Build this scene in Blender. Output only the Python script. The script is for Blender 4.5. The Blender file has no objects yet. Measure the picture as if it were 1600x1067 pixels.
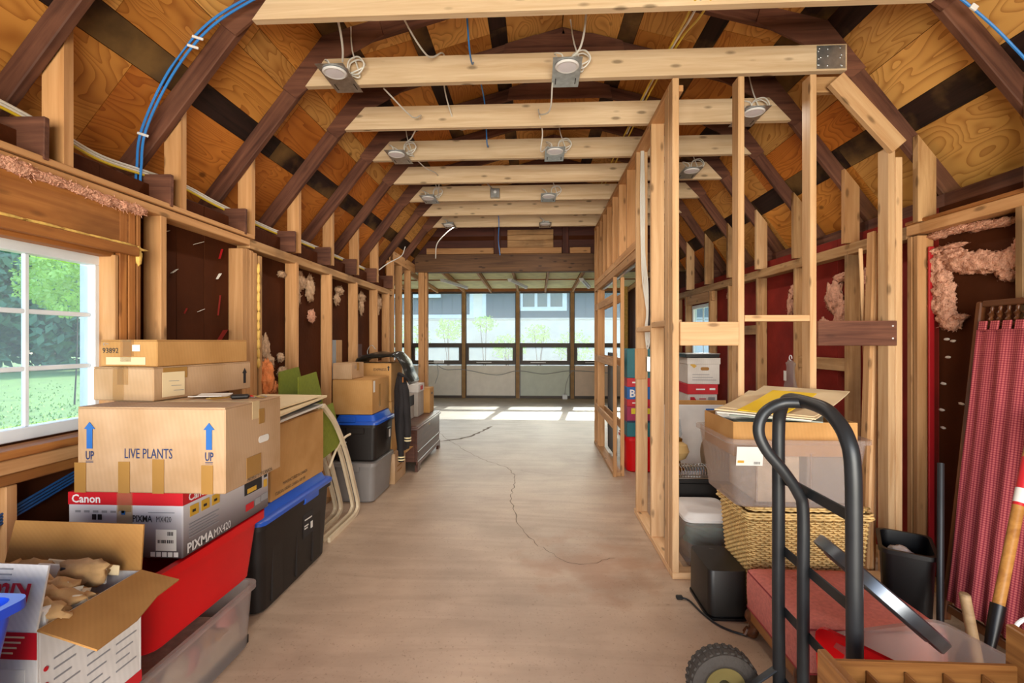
import bpy, bmesh, math, random
from mathutils import Matrix, Vector, noise as mnoise
random.seed(7)
R = math.radians
scene = bpy.context.scene
C = scene.collection

# ------------------------------------------------------------------ camera
F_PX, CAM_H = 760.0, 1.387
YAW = math.atan(37.0 / F_PX)
cd = bpy.data.cameras.new('camera')
cd.sensor_fit = 'HORIZONTAL'; cd.sensor_width = 36.0
cd.lens = F_PX / 1600.0 * 36.0
cd.clip_start = 0.05; cd.clip_end = 300
cam = bpy.data.objects.new('camera', cd); C.objects.link(cam)
cam.location = (0, 0, CAM_H); cam.rotation_euler = (R(90), 0, YAW)
scene.camera = cam

# ------------------------------------------------------------------ world, sun, added fill lamp
w = bpy.data.worlds.new('world'); scene.world = w; w.use_nodes = True
nt = w.node_tree; nt.nodes.clear()
wo = nt.nodes.new('ShaderNodeOutputWorld'); bg = nt.nodes.new('ShaderNodeBackground')
sky = nt.nodes.new('ShaderNodeTexSky'); sky.sky_type = 'NISHITA'; sky.sun_disc = False
sky.sun_elevation = R(31); sky.sun_rotation = R(7); sky.air_density = 1.0; sky.dust_density = 2.0
bg.inputs['Strength'].default_value = 0.95
nt.links.new(sky.outputs[0], bg.inputs['Color']); nt.links.new(bg.outputs[0], wo.inputs[0])

sd = bpy.data.lights.new('sun', 'SUN'); sd.energy = 9.0; sd.angle = R(0.6); sd.color = (1, .95, .86)
sun = bpy.data.objects.new('sun', sd); C.objects.link(sun)
sun.rotation_euler = Vector((.129, 1.0, .593)).to_track_quat('Z', 'Y').to_euler()
sun.location = (2, 20, 14)

def area(name, loc, target, sx, sy, power, col):
    d = bpy.data.lights.new(name, 'AREA'); d.shape = 'RECTANGLE'; d.size = sx; d.size_y = sy
    d.energy = power; d.color = col
    o = bpy.data.objects.new(name, d); C.objects.link(o); o.location = loc
    o.rotation_euler = (Vector(loc) - Vector(target)).to_track_quat('Z', 'Y').to_euler()
    return o
# area lamp added behind the camera, standing in for daylight from an unseen door
area('door_fill_lamp', (0.2, -3.6, 1.15), (0.2, 3.0, 1.75), 4.2, 2.6, 690, (1, .90, .78))

vs = scene.view_settings
vs.view_transform = 'Standard'; vs.look = 'None'; vs.exposure = -0.08; vs.gamma = 1.0; vs.use_curve_mapping = False

# ------------------------------------------------------------------ materials
def lin(h):
    h = h.lstrip('#'); out = []
    for i in (0, 2, 4):
        c = int(h[i:i+2], 16) / 255.0
        out.append(c / 12.92 if c <= .04045 else ((c + .055) / 1.055) ** 2.4)
    return tuple(out) + (1.0,)

MATS = {}
def new_mat(name):
    m = bpy.data.materials.new(name); m.use_nodes = True
    MATS[name] = m
    n = m.node_tree.nodes
    return m, m.node_tree, n['Principled BSDF']

def plain(name, col, rough=.55, metal=0.0, var=.08, scale=6.0, bump=0.0, bscale=60.0, spec=.5):
    """a plain colour with a faint mottling, so nothing is perfectly flat"""
    m, t, b = new_mat(name)
    N, L = t.nodes, t.links
    tc = N.new('ShaderNodeTexCoord'); nz = N.new('ShaderNodeTexNoise')
    nz.inputs['Scale'].default_value = scale; nz.inputs['Detail'].default_value = 4
    L.new(tc.outputs['Object'], nz.inputs['Vector'])
    rp = N.new('ShaderNodeValToRGB'); c = lin(col)
    rp.color_ramp.elements[0].position = .3; rp.color_ramp.elements[1].position = .7
    rp.color_ramp.elements[0].color = tuple(x * (1 - var) for x in c[:3]) + (1,)
    rp.color_ramp.elements[1].color = tuple(min(1, x * (1 + var)) for x in c[:3]) + (1,)
    L.new(nz.outputs[0], rp.inputs[0]); L.new(rp.outputs[0], b.inputs['Base Color'])
    b.inputs['Roughness'].default_value = rough; b.inputs['Metallic'].default_value = metal
    b.inputs['Specular IOR Level'].default_value = spec
    if bump > 0:
        n2 = N.new('ShaderNodeTexNoise'); n2.inputs['Scale'].default_value = bscale
        L.new(tc.outputs['Object'], n2.inputs['Vector'])
        bp = N.new('ShaderNodeBump'); bp.inputs['Strength'].default_value = bump; bp.inputs['Distance'].default_value = .01
        L.new(n2.outputs[0], bp.inputs['Height']); L.new(bp.outputs[0], b.inputs['Normal'])
    return m

def wood(name, light, dark, rough=.6, knots=.5, grain=1.0, stain=None, stain_amt=0.0, spec=.3):
    """lumber with its grain along the board's own x axis, knots and a tint of its own"""
    m, t, b = new_mat(name)
    N, L = t.nodes, t.links
    tc = N.new('ShaderNodeTexCoord'); oi = N.new('ShaderNodeObjectInfo')
    mul = N.new('ShaderNodeVectorMath'); mul.operation = 'SCALE'; mul.inputs[0].default_value = (37.1, 11.3, 23.7)
    L.new(oi.outputs['Random'], mul.inputs['Scale'])
    ad = N.new('ShaderNodeVectorMath'); ad.operation = 'ADD'
    L.new(tc.outputs['Object'], ad.inputs[0]); L.new(mul.outputs[0], ad.inputs[1])
    mp = N.new('ShaderNodeMapping'); mp.inputs['Scale'].default_value = (1.6, 26 * grain, 26 * grain)
    L.new(ad.outputs[0], mp.inputs['Vector'])
    nz = N.new('ShaderNodeTexNoise'); nz.inputs['Scale'].default_value = 1.0
    nz.inputs['Detail'].default_value = 6; nz.inputs['Roughness'].default_value = .6; nz.inputs['Distortion'].default_value = .6
    L.new(mp.outputs[0], nz.inputs['Vector'])
    rp = N.new('ShaderNodeValToRGB'); e = rp.color_ramp.elements
    e[0].position = .3; e[0].color = lin(dark); e[1].position = .68; e[1].color = lin(light)
    L.new(nz.outputs[0], rp.inputs[0])
    # per-board tint
    hs = N.new('ShaderNodeHueSaturation')
    mr = N.new('ShaderNodeMapRange'); mr.inputs['To Min'].default_value = .84; mr.inputs['To Max'].default_value = 1.12
    L.new(oi.outputs['Random'], mr.inputs[0]); L.new(mr.outputs[0], hs.inputs['Value'])
    L.new(rp.outputs[0], hs.inputs['Color'])
    col = hs.outputs[0]
    if knots > 0:
        mk = N.new('ShaderNodeMapping'); mk.inputs['Scale'].default_value = (4.6, 13.0, 13.0)
        L.new(ad.outputs[0], mk.inputs['Vector'])
        vo = N.new('ShaderNodeTexVoronoi'); vo.inputs['Scale'].default_value = 1.0
        L.new(mk.outputs[0], vo.inputs['Vector'])
        kr = N.new('ShaderNodeValToRGB'); k = kr.color_ramp.elements
        k[0].position = .09; k[0].color = (knots, knots, knots, 1); k[1].position = .19; k[1].color = (0, 0, 0, 1)
        L.new(vo.outputs['Distance'], kr.inputs[0])
        mx = N.new('ShaderNodeMixRGB'); mx.inputs[2].default_value = tuple(x * .32 for x in lin(dark)[:3]) + (1,)
        L.new(kr.outputs[0], mx.inputs[0]); L.new(col, mx.inputs[1]); col = mx.outputs[0]
    if stain:
        ns = N.new('ShaderNodeTexNoise'); ns.inputs['Scale'].default_value = 2.2; ns.inputs['Detail'].default_value = 5
        L.new(ad.outputs[0], ns.inputs['Vector'])
        sr = N.new('ShaderNodeValToRGB'); s = sr.color_ramp.elements
        s[0].position = .48; s[0].color = (0, 0, 0, 1); s[1].position = .66; s[1].color = (stain_amt,) * 3 + (1,)
        L.new(ns.outputs[0], sr.inputs[0])
        mx = N.new('ShaderNodeMixRGB'); mx.inputs[2].default_value = lin(stain)
        L.new(sr.outputs[0], mx.inputs[0]); L.new(col, mx.inputs[1]); col = mx.outputs[0]
    L.new(col, b.inputs['Base Color'])
    b.inputs['Roughness'].default_value = rough; b.inputs['Specular IOR Level'].default_value = spec
    bp = N.new('ShaderNodeBump'); bp.inputs['Strength'].default_value = .15; bp.inputs['Distance'].default_value = .003
    L.new(nz.outputs[0], bp.inputs['Height']); L.new(bp.outputs[0], b.inputs['Normal'])
    return m

def plywood(name, light, dark, tint=.16):
    """rotary-cut plywood: long wandering cathedral figure, football patches"""
    m, t, b = new_mat(name)
    N, L = t.nodes, t.links
    tc = N.new('ShaderNodeTexCoord'); oi = N.new('ShaderNodeObjectInfo')
    mul = N.new('ShaderNodeVectorMath'); mul.operation = 'SCALE'; mul.inputs[0].default_value = (17.1, 31.3, 5.7)
    L.new(oi.outputs['Random'], mul.inputs['Scale'])
    ad = N.new('ShaderNodeVectorMath'); ad.operation = 'ADD'
    L.new(tc.outputs['Object'], ad.inputs[0]); L.new(mul.outputs[0], ad.inputs[1])
    mp = N.new('ShaderNodeMapping'); mp.inputs['Scale'].default_value = (1.1, 4.2, 4.2)
    L.new(ad.outputs[0], mp.inputs['Vector'])
    n0 = N.new('ShaderNodeTexNoise'); n0.inputs['Scale'].default_value = 1.0; n0.inputs['Detail'].default_value = 1.5
    n0.inputs['Distortion'].default_value = .8
    L.new(mp.outputs[0], n0.inputs['Vector'])
    # contour lines of the noise make the figure
    ml = N.new('ShaderNodeMath'); ml.operation = 'MULTIPLY'; ml.inputs[1].default_value = 22.0
    L.new(n0.outputs[0], ml.inputs[0])
    fr = N.new('ShaderNodeMath'); fr.operation = 'FRACT'; L.new(ml.outputs[0], fr.inputs[0])
    pw = N.new('ShaderNodeMath'); pw.operation = 'POWER'; pw.inputs[1].default_value = 3.0
    L.new(fr.outputs[0], pw.inputs[0])
    n1 = N.new('ShaderNodeTexNoise'); n1.inputs['Scale'].default_value = 1.6; n1.inputs['Detail'].default_value = 6
    L.new(ad.outputs[0], n1.inputs['Vector'])
    rp = N.new('ShaderNodeValToRGB'); e = rp.color_ramp.elements
    e[0].position = .25; e[0].color = lin(dark); e[1].position = .75; e[1].color = lin(light)
    L.new(n1.outputs[0], rp.inputs[0])
    mx = N.new('ShaderNodeMixRGB'); mx.blend_type = 'MULTIPLY'
    mx.inputs[2].default_value = (.62, .50, .42, 1)
    L.new(pw.outputs[0], mx.inputs[0]); L.new(rp.outputs[0], mx.inputs[1])
    mk = N.new('ShaderNodeMapping'); mk.inputs['Scale'].default_value = (2.0, 3.4, 3.4)
    L.new(ad.outputs[0], mk.inputs['Vector'])
    vo = N.new('ShaderNodeTexVoronoi'); vo.inputs['Scale'].default_value = 1.0
    L.new(mk.outputs[0], vo.inputs['Vector'])
    kr = N.new('ShaderNodeValToRGB'); k = kr.color_ramp.elements
    k[0].position = .035; k[0].color = (.8, .8, .8, 1); k[1].position = .075; k[1].color = (0, 0, 0, 1)
    L.new(vo.outputs['Distance'], kr.inputs[0])
    m2 = N.new('ShaderNodeMixRGB'); m2.inputs[2].default_value = tuple(x * .3 for x in lin(dark)[:3]) + (1,)
    L.new(kr.outputs[0], m2.inputs[0]); L.new(mx.outputs[0], m2.inputs[1])
    hs = N.new('ShaderNodeHueSaturation')
    mr = N.new('ShaderNodeMapRange'); mr.inputs['To Min'].default_value = 1 - tint; mr.inputs['To Max'].default_value = 1 + tint
    L.new(oi.outputs['Random'], mr.inputs[0]); L.new(mr.outputs[0], hs.inputs['Value'])
    L.new(m2.outputs[0], hs.inputs['Color'])
    L.new(hs.outputs[0], b.inputs['Base Color'])
    b.inputs['Roughness'].default_value = .62; b.inputs['Specular IOR Level'].default_value = .3
    return m

wood('new_pine', '#DDB68A', '#C39465', knots=.75)
wood('joist_pine', '#DCC3A2', '#C2A37E', knots=.75)
wood('stud_pine', '#CC9C6C', '#AC7A4B', knots=.7)
wood('old_stud', '#C29A6C', '#94683D', knots=.6, stain='#4A3424', stain_amt=.55)
wood('amber_pine', '#B97B40', '#8F5426', knots=.5, stain='#5A351A', stain_amt=.5)
wood('dark_rafter', '#744A38', '#42241B', knots=.3, stain='#8E5F48', stain_amt=.30, rough=.7)
wood('roof_plank', '#38211A', '#150B08', knots=.5, stain='#8C6A3C', stain_amt=.75, rough=.75)
wood('beam_wood', '#7A5636', '#543520', knots=.8, rough=.55)
wood('red_brown_board', '#5A2E22', '#41201A', knots=.2)
wood('oak', '#A8713A', '#74451F', knots=.1, rough=.35, spec=.5, grain=1.6)
wood('dark_oak', '#6B3E20', '#3C1E10', knots=.1, rough=.35, spec=.5)
wood('cedar_dark', '#5E3A2C', '#3B2018', knots=.1, rough=.36, spec=.45)
wood('handle_wood', '#B78442', '#8E5B27', knots=.0, rough=.4)
wood('grey_handle', '#A68A66', '#7F6547', knots=.0, rough=.6)
plywood('plywood_orange', '#DA8A3A', '#AC5F1E')
plywood('plywood_pale', '#E8B468', '#C68842')
plywood('plywood_mid', '#DE9C4C', '#B5712C')
plain('brown_sheathing', '#48230F', .8, var=.22, scale=3.0, bump=.25, bscale=35, spec=.12)
plain('red_sheathing', '#7E231B', .75, var=.25, scale=4.0, bump=.2, bscale=30, spec=.2)
plain('red_paint', '#A31018', .5)
plain('galvanised', '#B9BCBD', .32, .85, var=.2, scale=25)
plain('white_metal', '#DADADA', .4)
plain('white_plastic', '#E4E4E6', .4)
plain('lens_white', '#E9E8F2', .35)
plain('cable_white', '#D9D6CF', .45)
plain('cable_blue', '#2C7FD0', .4); plain('cable_blue_shaded', '#1D4A7C', .5)  # second tone: the blue cable darkened for the shade under the window
plain('cable_yellow', '#D9B92C', .45)
plain('cable_grey', '#8E8F92', .5)
plain('cable_black', '#121214', .5)
plain('pink_wool', '#D6A086', .95, var=.22, scale=30, bump=.8, bscale=120, spec=.1)
plain('beige_wool', '#C4A283', .95, var=.25, scale=30, bump=.8, bscale=120, spec=.1)
plain('orange_wool', '#E88E57', .95, var=.25, scale=30, bump=.8, bscale=120, spec=.1)
plain('foam_yellow', '#DDB45E', .8, var=.18, scale=20, bump=.5, bscale=60)
plain('foam_board', '#DED9A6', .85, var=.14, scale=5, bump=.2, bscale=40)
plain('window_white', '#DCE3EA', .35)
plain('window_brown', '#4A3D35', .5)
plain('post_tan', '#9A7442', .6, var=.2)
plain('frost_panel', '#E6DED2', .5, var=.05)
plain('frost_green', '#C9CFC0', .5, var=.05)
plain('frost_peach', '#E2C8AE', .5, var=.05)
plain('light_strip', '#F2F2F0', .4)

# concrete slab: mottled, sawn and trowelled, hairline cracks
m, t, b = new_mat('concrete'); N, L = t.nodes, t.links
tc = N.new('ShaderNodeTexCoord')
n1 = N.new('ShaderNodeTexNoise'); n1.inputs['Scale'].default_value = 1.3; n1.inputs['Detail'].default_value = 8; n1.inputs['Roughness'].default_value = .62
L.new(tc.outputs['Object'], n1.inputs['Vector'])
rp = N.new('ShaderNodeValToRGB'); e = rp.color_ramp.elements
e[0].position = .3; e[0].color = lin('#A89A8C'); e[1].position = .7; e[1].color = lin('#C8BAAA')
L.new(n1.outputs[0], rp.inputs[0])
mp = N.new('ShaderNodeMapping'); mp.inputs['Scale'].default_value = (.5, 3.2, 1)
L.new(tc.outputs['Object'], mp.inputs['Vector'])
n2 = N.new('ShaderNodeTexNoise'); n2.inputs['Scale'].default_value = 1.6; n2.inputs['Detail'].default_value = 5; n2.inputs['Distortion'].default_value = 1.6
L.new(mp.outputs[0], n2.inputs['Vector'])
r2 = N.new('ShaderNodeValToRGB'); e = r2.color_ramp.elements
e[0].position = .40; e[0].color = (.72, .70, .68, 1); e[1].position = .58; e[1].color = (1, 1, 1, 1)
L.new(n2.outputs[0], r2.inputs[0])
mx = N.new('ShaderNodeMixRGB'); mx.blend_type = 'MULTIPLY'; mx.inputs[0].default_value = .40
L.new(rp.outputs[0], mx.inputs[1]); L.new(r2.outputs[0], mx.inputs[2])
n3 = N.new('ShaderNodeTexNoise'); n3.inputs['Scale'].default_value = 90; L.new(tc.outputs['Object'], n3.inputs['Vector'])
r3 = N.new('ShaderNodeValToRGB'); e = r3.color_ramp.elements
e[0].position = .27; e[0].color = (.55, .5, .46, 1); e[1].position = .36; e[1].color = (1, 1, 1, 1)
L.new(n3.outputs[0], r3.inputs[0])
m2 = N.new('ShaderNodeMixRGB'); m2.blend_type = 'MULTIPLY'; m2.inputs[0].default_value = .7
L.new(mx.outputs[0], m2.inputs[1]); L.new(r3.outputs[0], m2.inputs[2])
# tan tint over the garage slab, blending to greyer towards the porch
sx = N.new('ShaderNodeSeparateXYZ'); L.new(tc.outputs['Object'], sx.inputs[0])
ny_ = N.new('ShaderNodeMath'); ny_.operation = 'MULTIPLY_ADD'; ny_.inputs[1].default_value = 3.0; L.new(n1.outputs[0], ny_.inputs[0]); L.new(sx.outputs['Y'], ny_.inputs[2])
my = N.new('ShaderNodeMapRange'); my.inputs['From Min'].default_value = .6; my.inputs['From Max'].default_value = 4.4; L.new(ny_.outputs[0], my.inputs[0])
slab_tint = N.new('ShaderNodeMixRGB'); slab_tint.blend_type = 'MIX'; slab_tint.inputs[1].default_value = (.92, .765, .645, 1); slab_tint.inputs[2].default_value = (.82, .785, .735, 1); L.new(my.outputs[0], slab_tint.inputs[0])
m3 = N.new('ShaderNodeMixRGB'); m3.blend_type = 'MULTIPLY'; m3.inputs[0].default_value = 1.0; L.new(m2.outputs[0], m3.inputs[1]); L.new(slab_tint.outputs[0], m3.inputs[2])
# reddish dirt spilled before the partition corner
dv_ = N.new('ShaderNodeVectorMath'); dv_.operation = 'DISTANCE'; dv_.inputs[1].default_value = (1.02, -1.93, .05); L.new(tc.outputs['Object'], dv_.inputs[0])
n5 = N.new('ShaderNodeTexNoise'); n5.inputs['Scale'].default_value = 5; n5.inputs['Detail'].default_value = 7; L.new(tc.outputs['Object'], n5.inputs['Vector'])
ds = N.new('ShaderNodeMath'); ds.operation = 'MULTIPLY_ADD'; ds.inputs[1].default_value = 1.3; L.new(n5.outputs[0], ds.inputs[0]); L.new(dv_.outputs['Value'], ds.inputs[2])
dr = N.new('ShaderNodeMapRange'); dr.inputs['From Min'].default_value = .75; dr.inputs['From Max'].default_value = 1.10; dr.inputs['To Min'].default_value = .55; dr.inputs['To Max'].default_value = 0; L.new(ds.outputs[0], dr.inputs[0])
m4 = N.new('ShaderNodeMixRGB'); m4.inputs[2].default_value = lin('#9C6F50'); L.new(dr.outputs[0], m4.inputs[0]); L.new(m3.outputs[0], m4.inputs[1])
L.new(m4.outputs[0], b.inputs['Base Color']); b.inputs['Roughness'].default_value = .5
b.inputs['Specular IOR Level'].default_value = .4
bp = N.new('ShaderNodeBump'); bp.inputs['Strength'].default_value = .12; bp.inputs['Distance'].default_value = .01
L.new(n1.outputs[0], bp.inputs['Height']); L.new(bp.outputs[0], b.inputs['Normal'])
plain('crack_dark', '#6E6258', .9)
plain('crack_light', '#6A5848', .9)

def clear(name, col, alpha_mix=.82, rough=.1, haze=None, film=.5):
    """thin clear sheet: mostly passes light, reflects a little; haze adds a whitish film"""
    m = bpy.data.materials.new(name); m.use_nodes = True; MATS[name] = m
    t = m.node_tree; t.nodes.clear(); N, L = t.nodes, t.links
    out = N.new('ShaderNodeOutputMaterial'); tr = N.new('ShaderNodeBsdfTransparent')
    tr.inputs[0].default_value = lin(col)
    gl = N.new('ShaderNodeBsdfGlossy'); gl.inputs['Roughness'].default_value = rough
    mx = N.new('ShaderNodeMixShader'); mx.inputs[0].default_value = 1 - alpha_mix
    L.new(tr.outputs[0], mx.inputs[1])
    if haze:
        df = N.new('ShaderNodeBsdfPrincipled'); df.inputs['Base Color'].default_value = lin(haze)
        df.inputs['Roughness'].default_value = .3
        tl = N.new('ShaderNodeBsdfTranslucent'); tl.inputs[0].default_value = lin(haze)
        m2 = N.new('ShaderNodeMixShader'); m2.inputs[0].default_value = film
        L.new(df.outputs[0], m2.inputs[1]); L.new(tl.outputs[0], m2.inputs[2]); L.new(m2.outputs[0], mx.inputs[2])
    else:
        L.new(gl.outputs[0], mx.inputs[2])
    L.new(mx.outputs[0], out.inputs[0])
    return m
clear('pane', '#F0F6FA', .88, .1, '#DCE6EE')
clear('pane_hazy', '#EEF4F4', .895, .1, '#EEF2F2', .6)
clear('clear_plastic', '#F5F1EE', .74, .1, '#E2DAD6')
clear('clear_plastic_strong', '#F5F1EE', .70, .1, '#E2DAD6')
clear('poly_bag', '#EDEBEA', .74, .2, '#E6E0DE')
clear('clear_tape', '#FAF4E8', .86, .1, '#D8C8AA')

# ------------------------------------------------------------------ mesh helpers
OM = {}                       # each object's matrix in the frame of its thing (or the world)
def fin(o, parent, M):
    C.objects.link(o); OM[o.name] = M
    if parent is not None:
        o.parent = parent
        if parent.parent is not None or parent.type == 'MESH':
            PM = OM.get(parent.name, Matrix())
            if parent.get('root'): PM = Matrix()
            M = PM.inverted() @ M
    o.matrix_basis = M
    return o

def raw(name, verts, faces, mat, parent=None, M=None, smooth=False, mesh=None):
    if mesh is None:
        mesh = bpy.data.meshes.new(name); mesh.from_pydata([tuple(v) for v in verts], [], faces)
        mesh.materials.append(MATS[mat])
        if smooth:
            mesh.polygons.foreach_set('use_smooth', [True] * len(mesh.polygons))
        mesh.update()
    o = bpy.data.objects.new(name, mesh)
    return fin(o, parent, M or Matrix())

CACHE = {}
def cube_mesh(sx, sy, sz, mat, bev):
    key = (round(sx, 4), round(sy, 4), round(sz, 4), mat, bev)
    if key in CACHE: return CACHE[key]
    bm = bmesh.new(); bmesh.ops.create_cube(bm, size=1.0)
    for v in bm.verts: v.co = Vector((v.co.x * sx, v.co.y * sy, v.co.z * sz))
    if bev > 0:
        bmesh.ops.bevel(bm, geom=list(bm.edges), offset=min(bev, min(sx, sy, sz) * .4), segments=1, affect='EDGES')
    me = bpy.data.meshes.new('block'); bm.to_mesh(me); bm.free()
    me.materials.append(MATS[mat]); CACHE[key] = me
    return me

def box(name, x0, x1, y0, y1, z0, z1, mat, parent=None, bev=.002, rz=0.0):
    me = cube_mesh(abs(x1 - x0), abs(y1 - y0), abs(z1 - z0), mat, bev)
    M = Matrix.Translation(((x0 + x1) / 2, (y0 + y1) / 2, (z0 + z1) / 2)) @ Matrix.Rotation(rz, 4, 'Z')
    return raw(name, None, None, mat, parent, M, mesh=me)

def frame_from(p, d, wd):
    d = Vector(d).normalized(); wd = Vector(wd)
    y = (wd - d * wd.dot(d)).normalized(); z = d.cross(y)
    M = Matrix((d, y, z)).transposed().to_4x4(); M.translation = Vector(p)
    return M

def board(name, p0, p1, w, th, wd, mat, parent=None, bev=.003):
    """a length of lumber from p0 to p1 (its centre line); w is measured along wd"""
    p0, p1 = Vector(p0), Vector(p1)
    me = cube_mesh((p1 - p0).length, w, th, mat, bev)
    return raw(name, None, None, mat, parent, frame_from((p0 + p1) / 2, p1 - p0, wd), mesh=me)

def prism(name, pts, th, M, mat, parent=None):
    """flat outline pts (x, y) in M's plane, th thick along z, centred"""
    n = len(pts)
    v = [(x, y, -th / 2) for x, y in pts] + [(x, y, th / 2) for x, y in pts]
    f = [tuple(reversed(range(n))), tuple(range(n, 2 * n))] + [(i, (i + 1) % n, n + (i + 1) % n, n + i) for i in range(n)]
    return raw(name, v, f, mat, parent, M)

def rr(w, d, r, n=4, cx=0, cy=0):
    """rounded rectangle loop"""
    pts = []
    r = min(r, w / 2 - 1e-4, d / 2 - 1e-4)
    for k, (sx, sy) in enumerate(((1, 1), (-1, 1), (-1, -1), (1, -1))):
        for i in range(n + 1):
            a = R(90 * k + 90.0 * i / n)
            pts.append((cx + sx * (w / 2 - r) + r * math.cos(a), cy + sy * (d / 2 - r) + r * math.sin(a)))
    return pts

def loft(name, loops, mat, parent=None, M=None, cap0=True, cap1=True, smooth=True):
    """loops: list of lists of 3-D points, all the same length"""
    n = len(loops[0]); v = [p for lp in loops for p in lp]; f = []
    for k in range(len(loops) - 1):
        for i in range(n):
            a, b2 = k * n + i, k * n + (i + 1) % n
            f.append((a, b2, b2 + n, a + n))
    if cap0: f.append(tuple(reversed(range(n))))
    if cap1: f.append(tuple(range((len(loops) - 1) * n, len(loops) * n)))
    o = raw(name, v, f, mat, parent, M, smooth=False)
    if smooth:
        sharp_smooth(o)
    return o

def sharp_smooth(o, ang=38):
    me = o.data
    me.polygons.foreach_set('use_smooth', [True] * len(me.polygons))
    try: me.set_sharp_from_angle(angle=R(ang))
    except Exception: pass

def tube(name, pts, r, mat, parent=None, M=None, n=8, closed=False):
    pts = [Vector(p) for p in pts]; loops = []
    prev = None; m_ = len(pts)
    for i, p in enumerate(pts):
        if closed: d = (pts[(i + 1) % m_] - pts[i - 1])
        else: d = pts[min(i + 1, m_ - 1)] - pts[max(i - 1, 0)]
        d.normalize()
        if prev is None:
            a = Vector((0, 0, 1)) if abs(d.z) < .9 else Vector((1, 0, 0))
            u = d.cross(a).normalized()
        else:
            u = (prev - d * prev.dot(d)).normalized()
        prev = u; w_ = d.cross(u)
        rr_ = r[i] if isinstance(r, (list, tuple)) else r
        loops.append([p + (u * math.cos(2 * math.pi * k / n) + w_ * math.sin(2 * math.pi * k / n)) * rr_ for k in range(n)])
    if closed:
        loops.append(loops[0])
        return loft(name, loops, mat, parent, M, False, False)
    return loft(name, loops, mat, parent, M)

def curve_pts(ctrl, n=8):
    """Catmull-Rom through the control points"""
    P_ = [Vector(c) for c in ctrl]; P_ = [P_[0] * 2 - P_[1]] + P_ + [P_[-1] * 2 - P_[-2]]
    out = []
    for i in range(1, len(P_) - 2):
        a, b2, c, d = P_[i - 1:i + 3]
        for k in range(n):
            t_ = k / n
            out.append(.5 * ((2 * b2) + (c - a) * t_ + (2 * a - 5 * b2 + 4 * c - d) * t_ ** 2 + (3 * b2 - a - 3 * c + d) * t_ ** 3))
    out.append(P_[-2]); return out

def lathe(name, prof, mat, parent=None, M=None, n=24, cap0=True, cap1=True):
    loops = [[(r_ * math.cos(2 * math.pi * k / n), r_ * math.sin(2 * math.pi * k / n), z_) for k in range(n)] for r_, z_ in prof]
    return loft(name, loops, mat, parent, M, cap0, cap1)

def lettering(name, text, size, M, mat, parent, align='LEFT', squeeze=1.0, bold=0.0):
    """flat printed lettering; M's x reads along, y is up, z is out of the surface"""
    cu = bpy.data.curves.new(name, 'FONT'); cu.body = text; cu.size = size; cu.align_x = align
    cu.resolution_u = 2; cu.offset = bold; cu.fill_mode = 'FRONT'
    tmp = bpy.data.objects.new('tmp_text', cu)
    me = bpy.data.meshes.new_from_object(tmp)
    bpy.data.objects.remove(tmp); bpy.data.curves.remove(cu)
    me.materials.clear(); me.materials.append(MATS[mat])
    o = bpy.data.objects.new(name, me)
    return fin(o, parent, M @ Matrix.Diagonal((squeeze, 1, 1, 1)))

def face_M(origin, xdir, ydir):
    x = Vector(xdir).normalized(); y = Vector(ydir).normalized(); z = x.cross(y)
    M = Matrix((x, y, z)).transposed().to_4x4(); M.translation = Vector(origin)
    return M

def quad(name, M, x0, x1, y0, y1, mat, parent, th=.0012):
    """a thin label or strip lying on a surface"""
    return prism(name, [(x0, y0), (x1, y0), (x1, y1), (x0, y1)], th, M, mat, parent)

def thing(name, label, cat, loc=(0, 0, 0), rz=0.0, group=None):
    o = bpy.data.objects.new(name, None); C.objects.link(o)
    o.location = loc; o.rotation_euler = (0, 0, rz); o.empty_display_size = .1
    o['label'] = label; o['category'] = cat
    if group: o['group'] = group
    OM[o.name] = Matrix()
    return o

def tag(o, label, cat, group=None):
    o['label'] = label; o['category'] = cat
    if group: o['group'] = group
    return o

def struct(name):
    o = bpy.data.objects.new(name, None); C.objects.link(o); o['kind'] = 'structure'
    o.empty_display_size = .1; OM[o.name] = Matrix()
    return o

def blob(name, c, sx, sy, sz, mat, parent=None, rough=.35, freq=3.0, sub=3, seed=0, ragged=0.0, fuzz=0):
    """a torn, lumpy clump"""
    bm = bmesh.new(); bmesh.ops.create_icosphere(bm, subdivisions=sub, radius=1.0)
    for v in bm.verts:
        q = v.co * freq + Vector((seed * 7.3, seed * 3.1, seed * 1.7))
        k = 1 + rough * mnoise.noise(q) + rough * .6 * mnoise.noise(q * 2.7) + ragged * mnoise.noise(q * 6.5) + ragged * .5 * mnoise.noise(q * 14)
        v.co = Vector((v.co.x * sx, v.co.y * sy, v.co.z * sz)) * k
    if fuzz:
        rnd = random.Random(seed); vv = list(bm.verts)
        for _ in range(fuzz):
            p = rnd.choice(vv).co.copy(); L0 = rnd.uniform(.006, .018)
            d = Vector((rnd.gauss(0, .5) + .5 * (p.x > 0) - .5 * (p.x < 0), rnd.gauss(0, 1), rnd.gauss(0, 1))).normalized()
            s_ = d.orthogonal().normalized() * .0016; mid = p + d * L0 * .5 + Vector((rnd.gauss(0, .004), rnd.gauss(0, .004), rnd.gauss(0, .004)))
            a = [bm.verts.new(x) for x in (p - s_, p + s_, mid + s_ * .7, mid - s_ * .7, p + d * L0)]
            bm.faces.new(a[:4]); bm.faces.new((a[3], a[2], a[4]))
    me = bpy.data.meshes.new(name); bm.to_mesh(me); bm.free(); me.materials.append(MATS[mat])
    me.polygons.foreach_set('use_smooth', [True] * len(me.polygons))
    o = bpy.data.objects.new(name, me)
    return fin(o, parent, Matrix.Translation(c))
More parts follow.
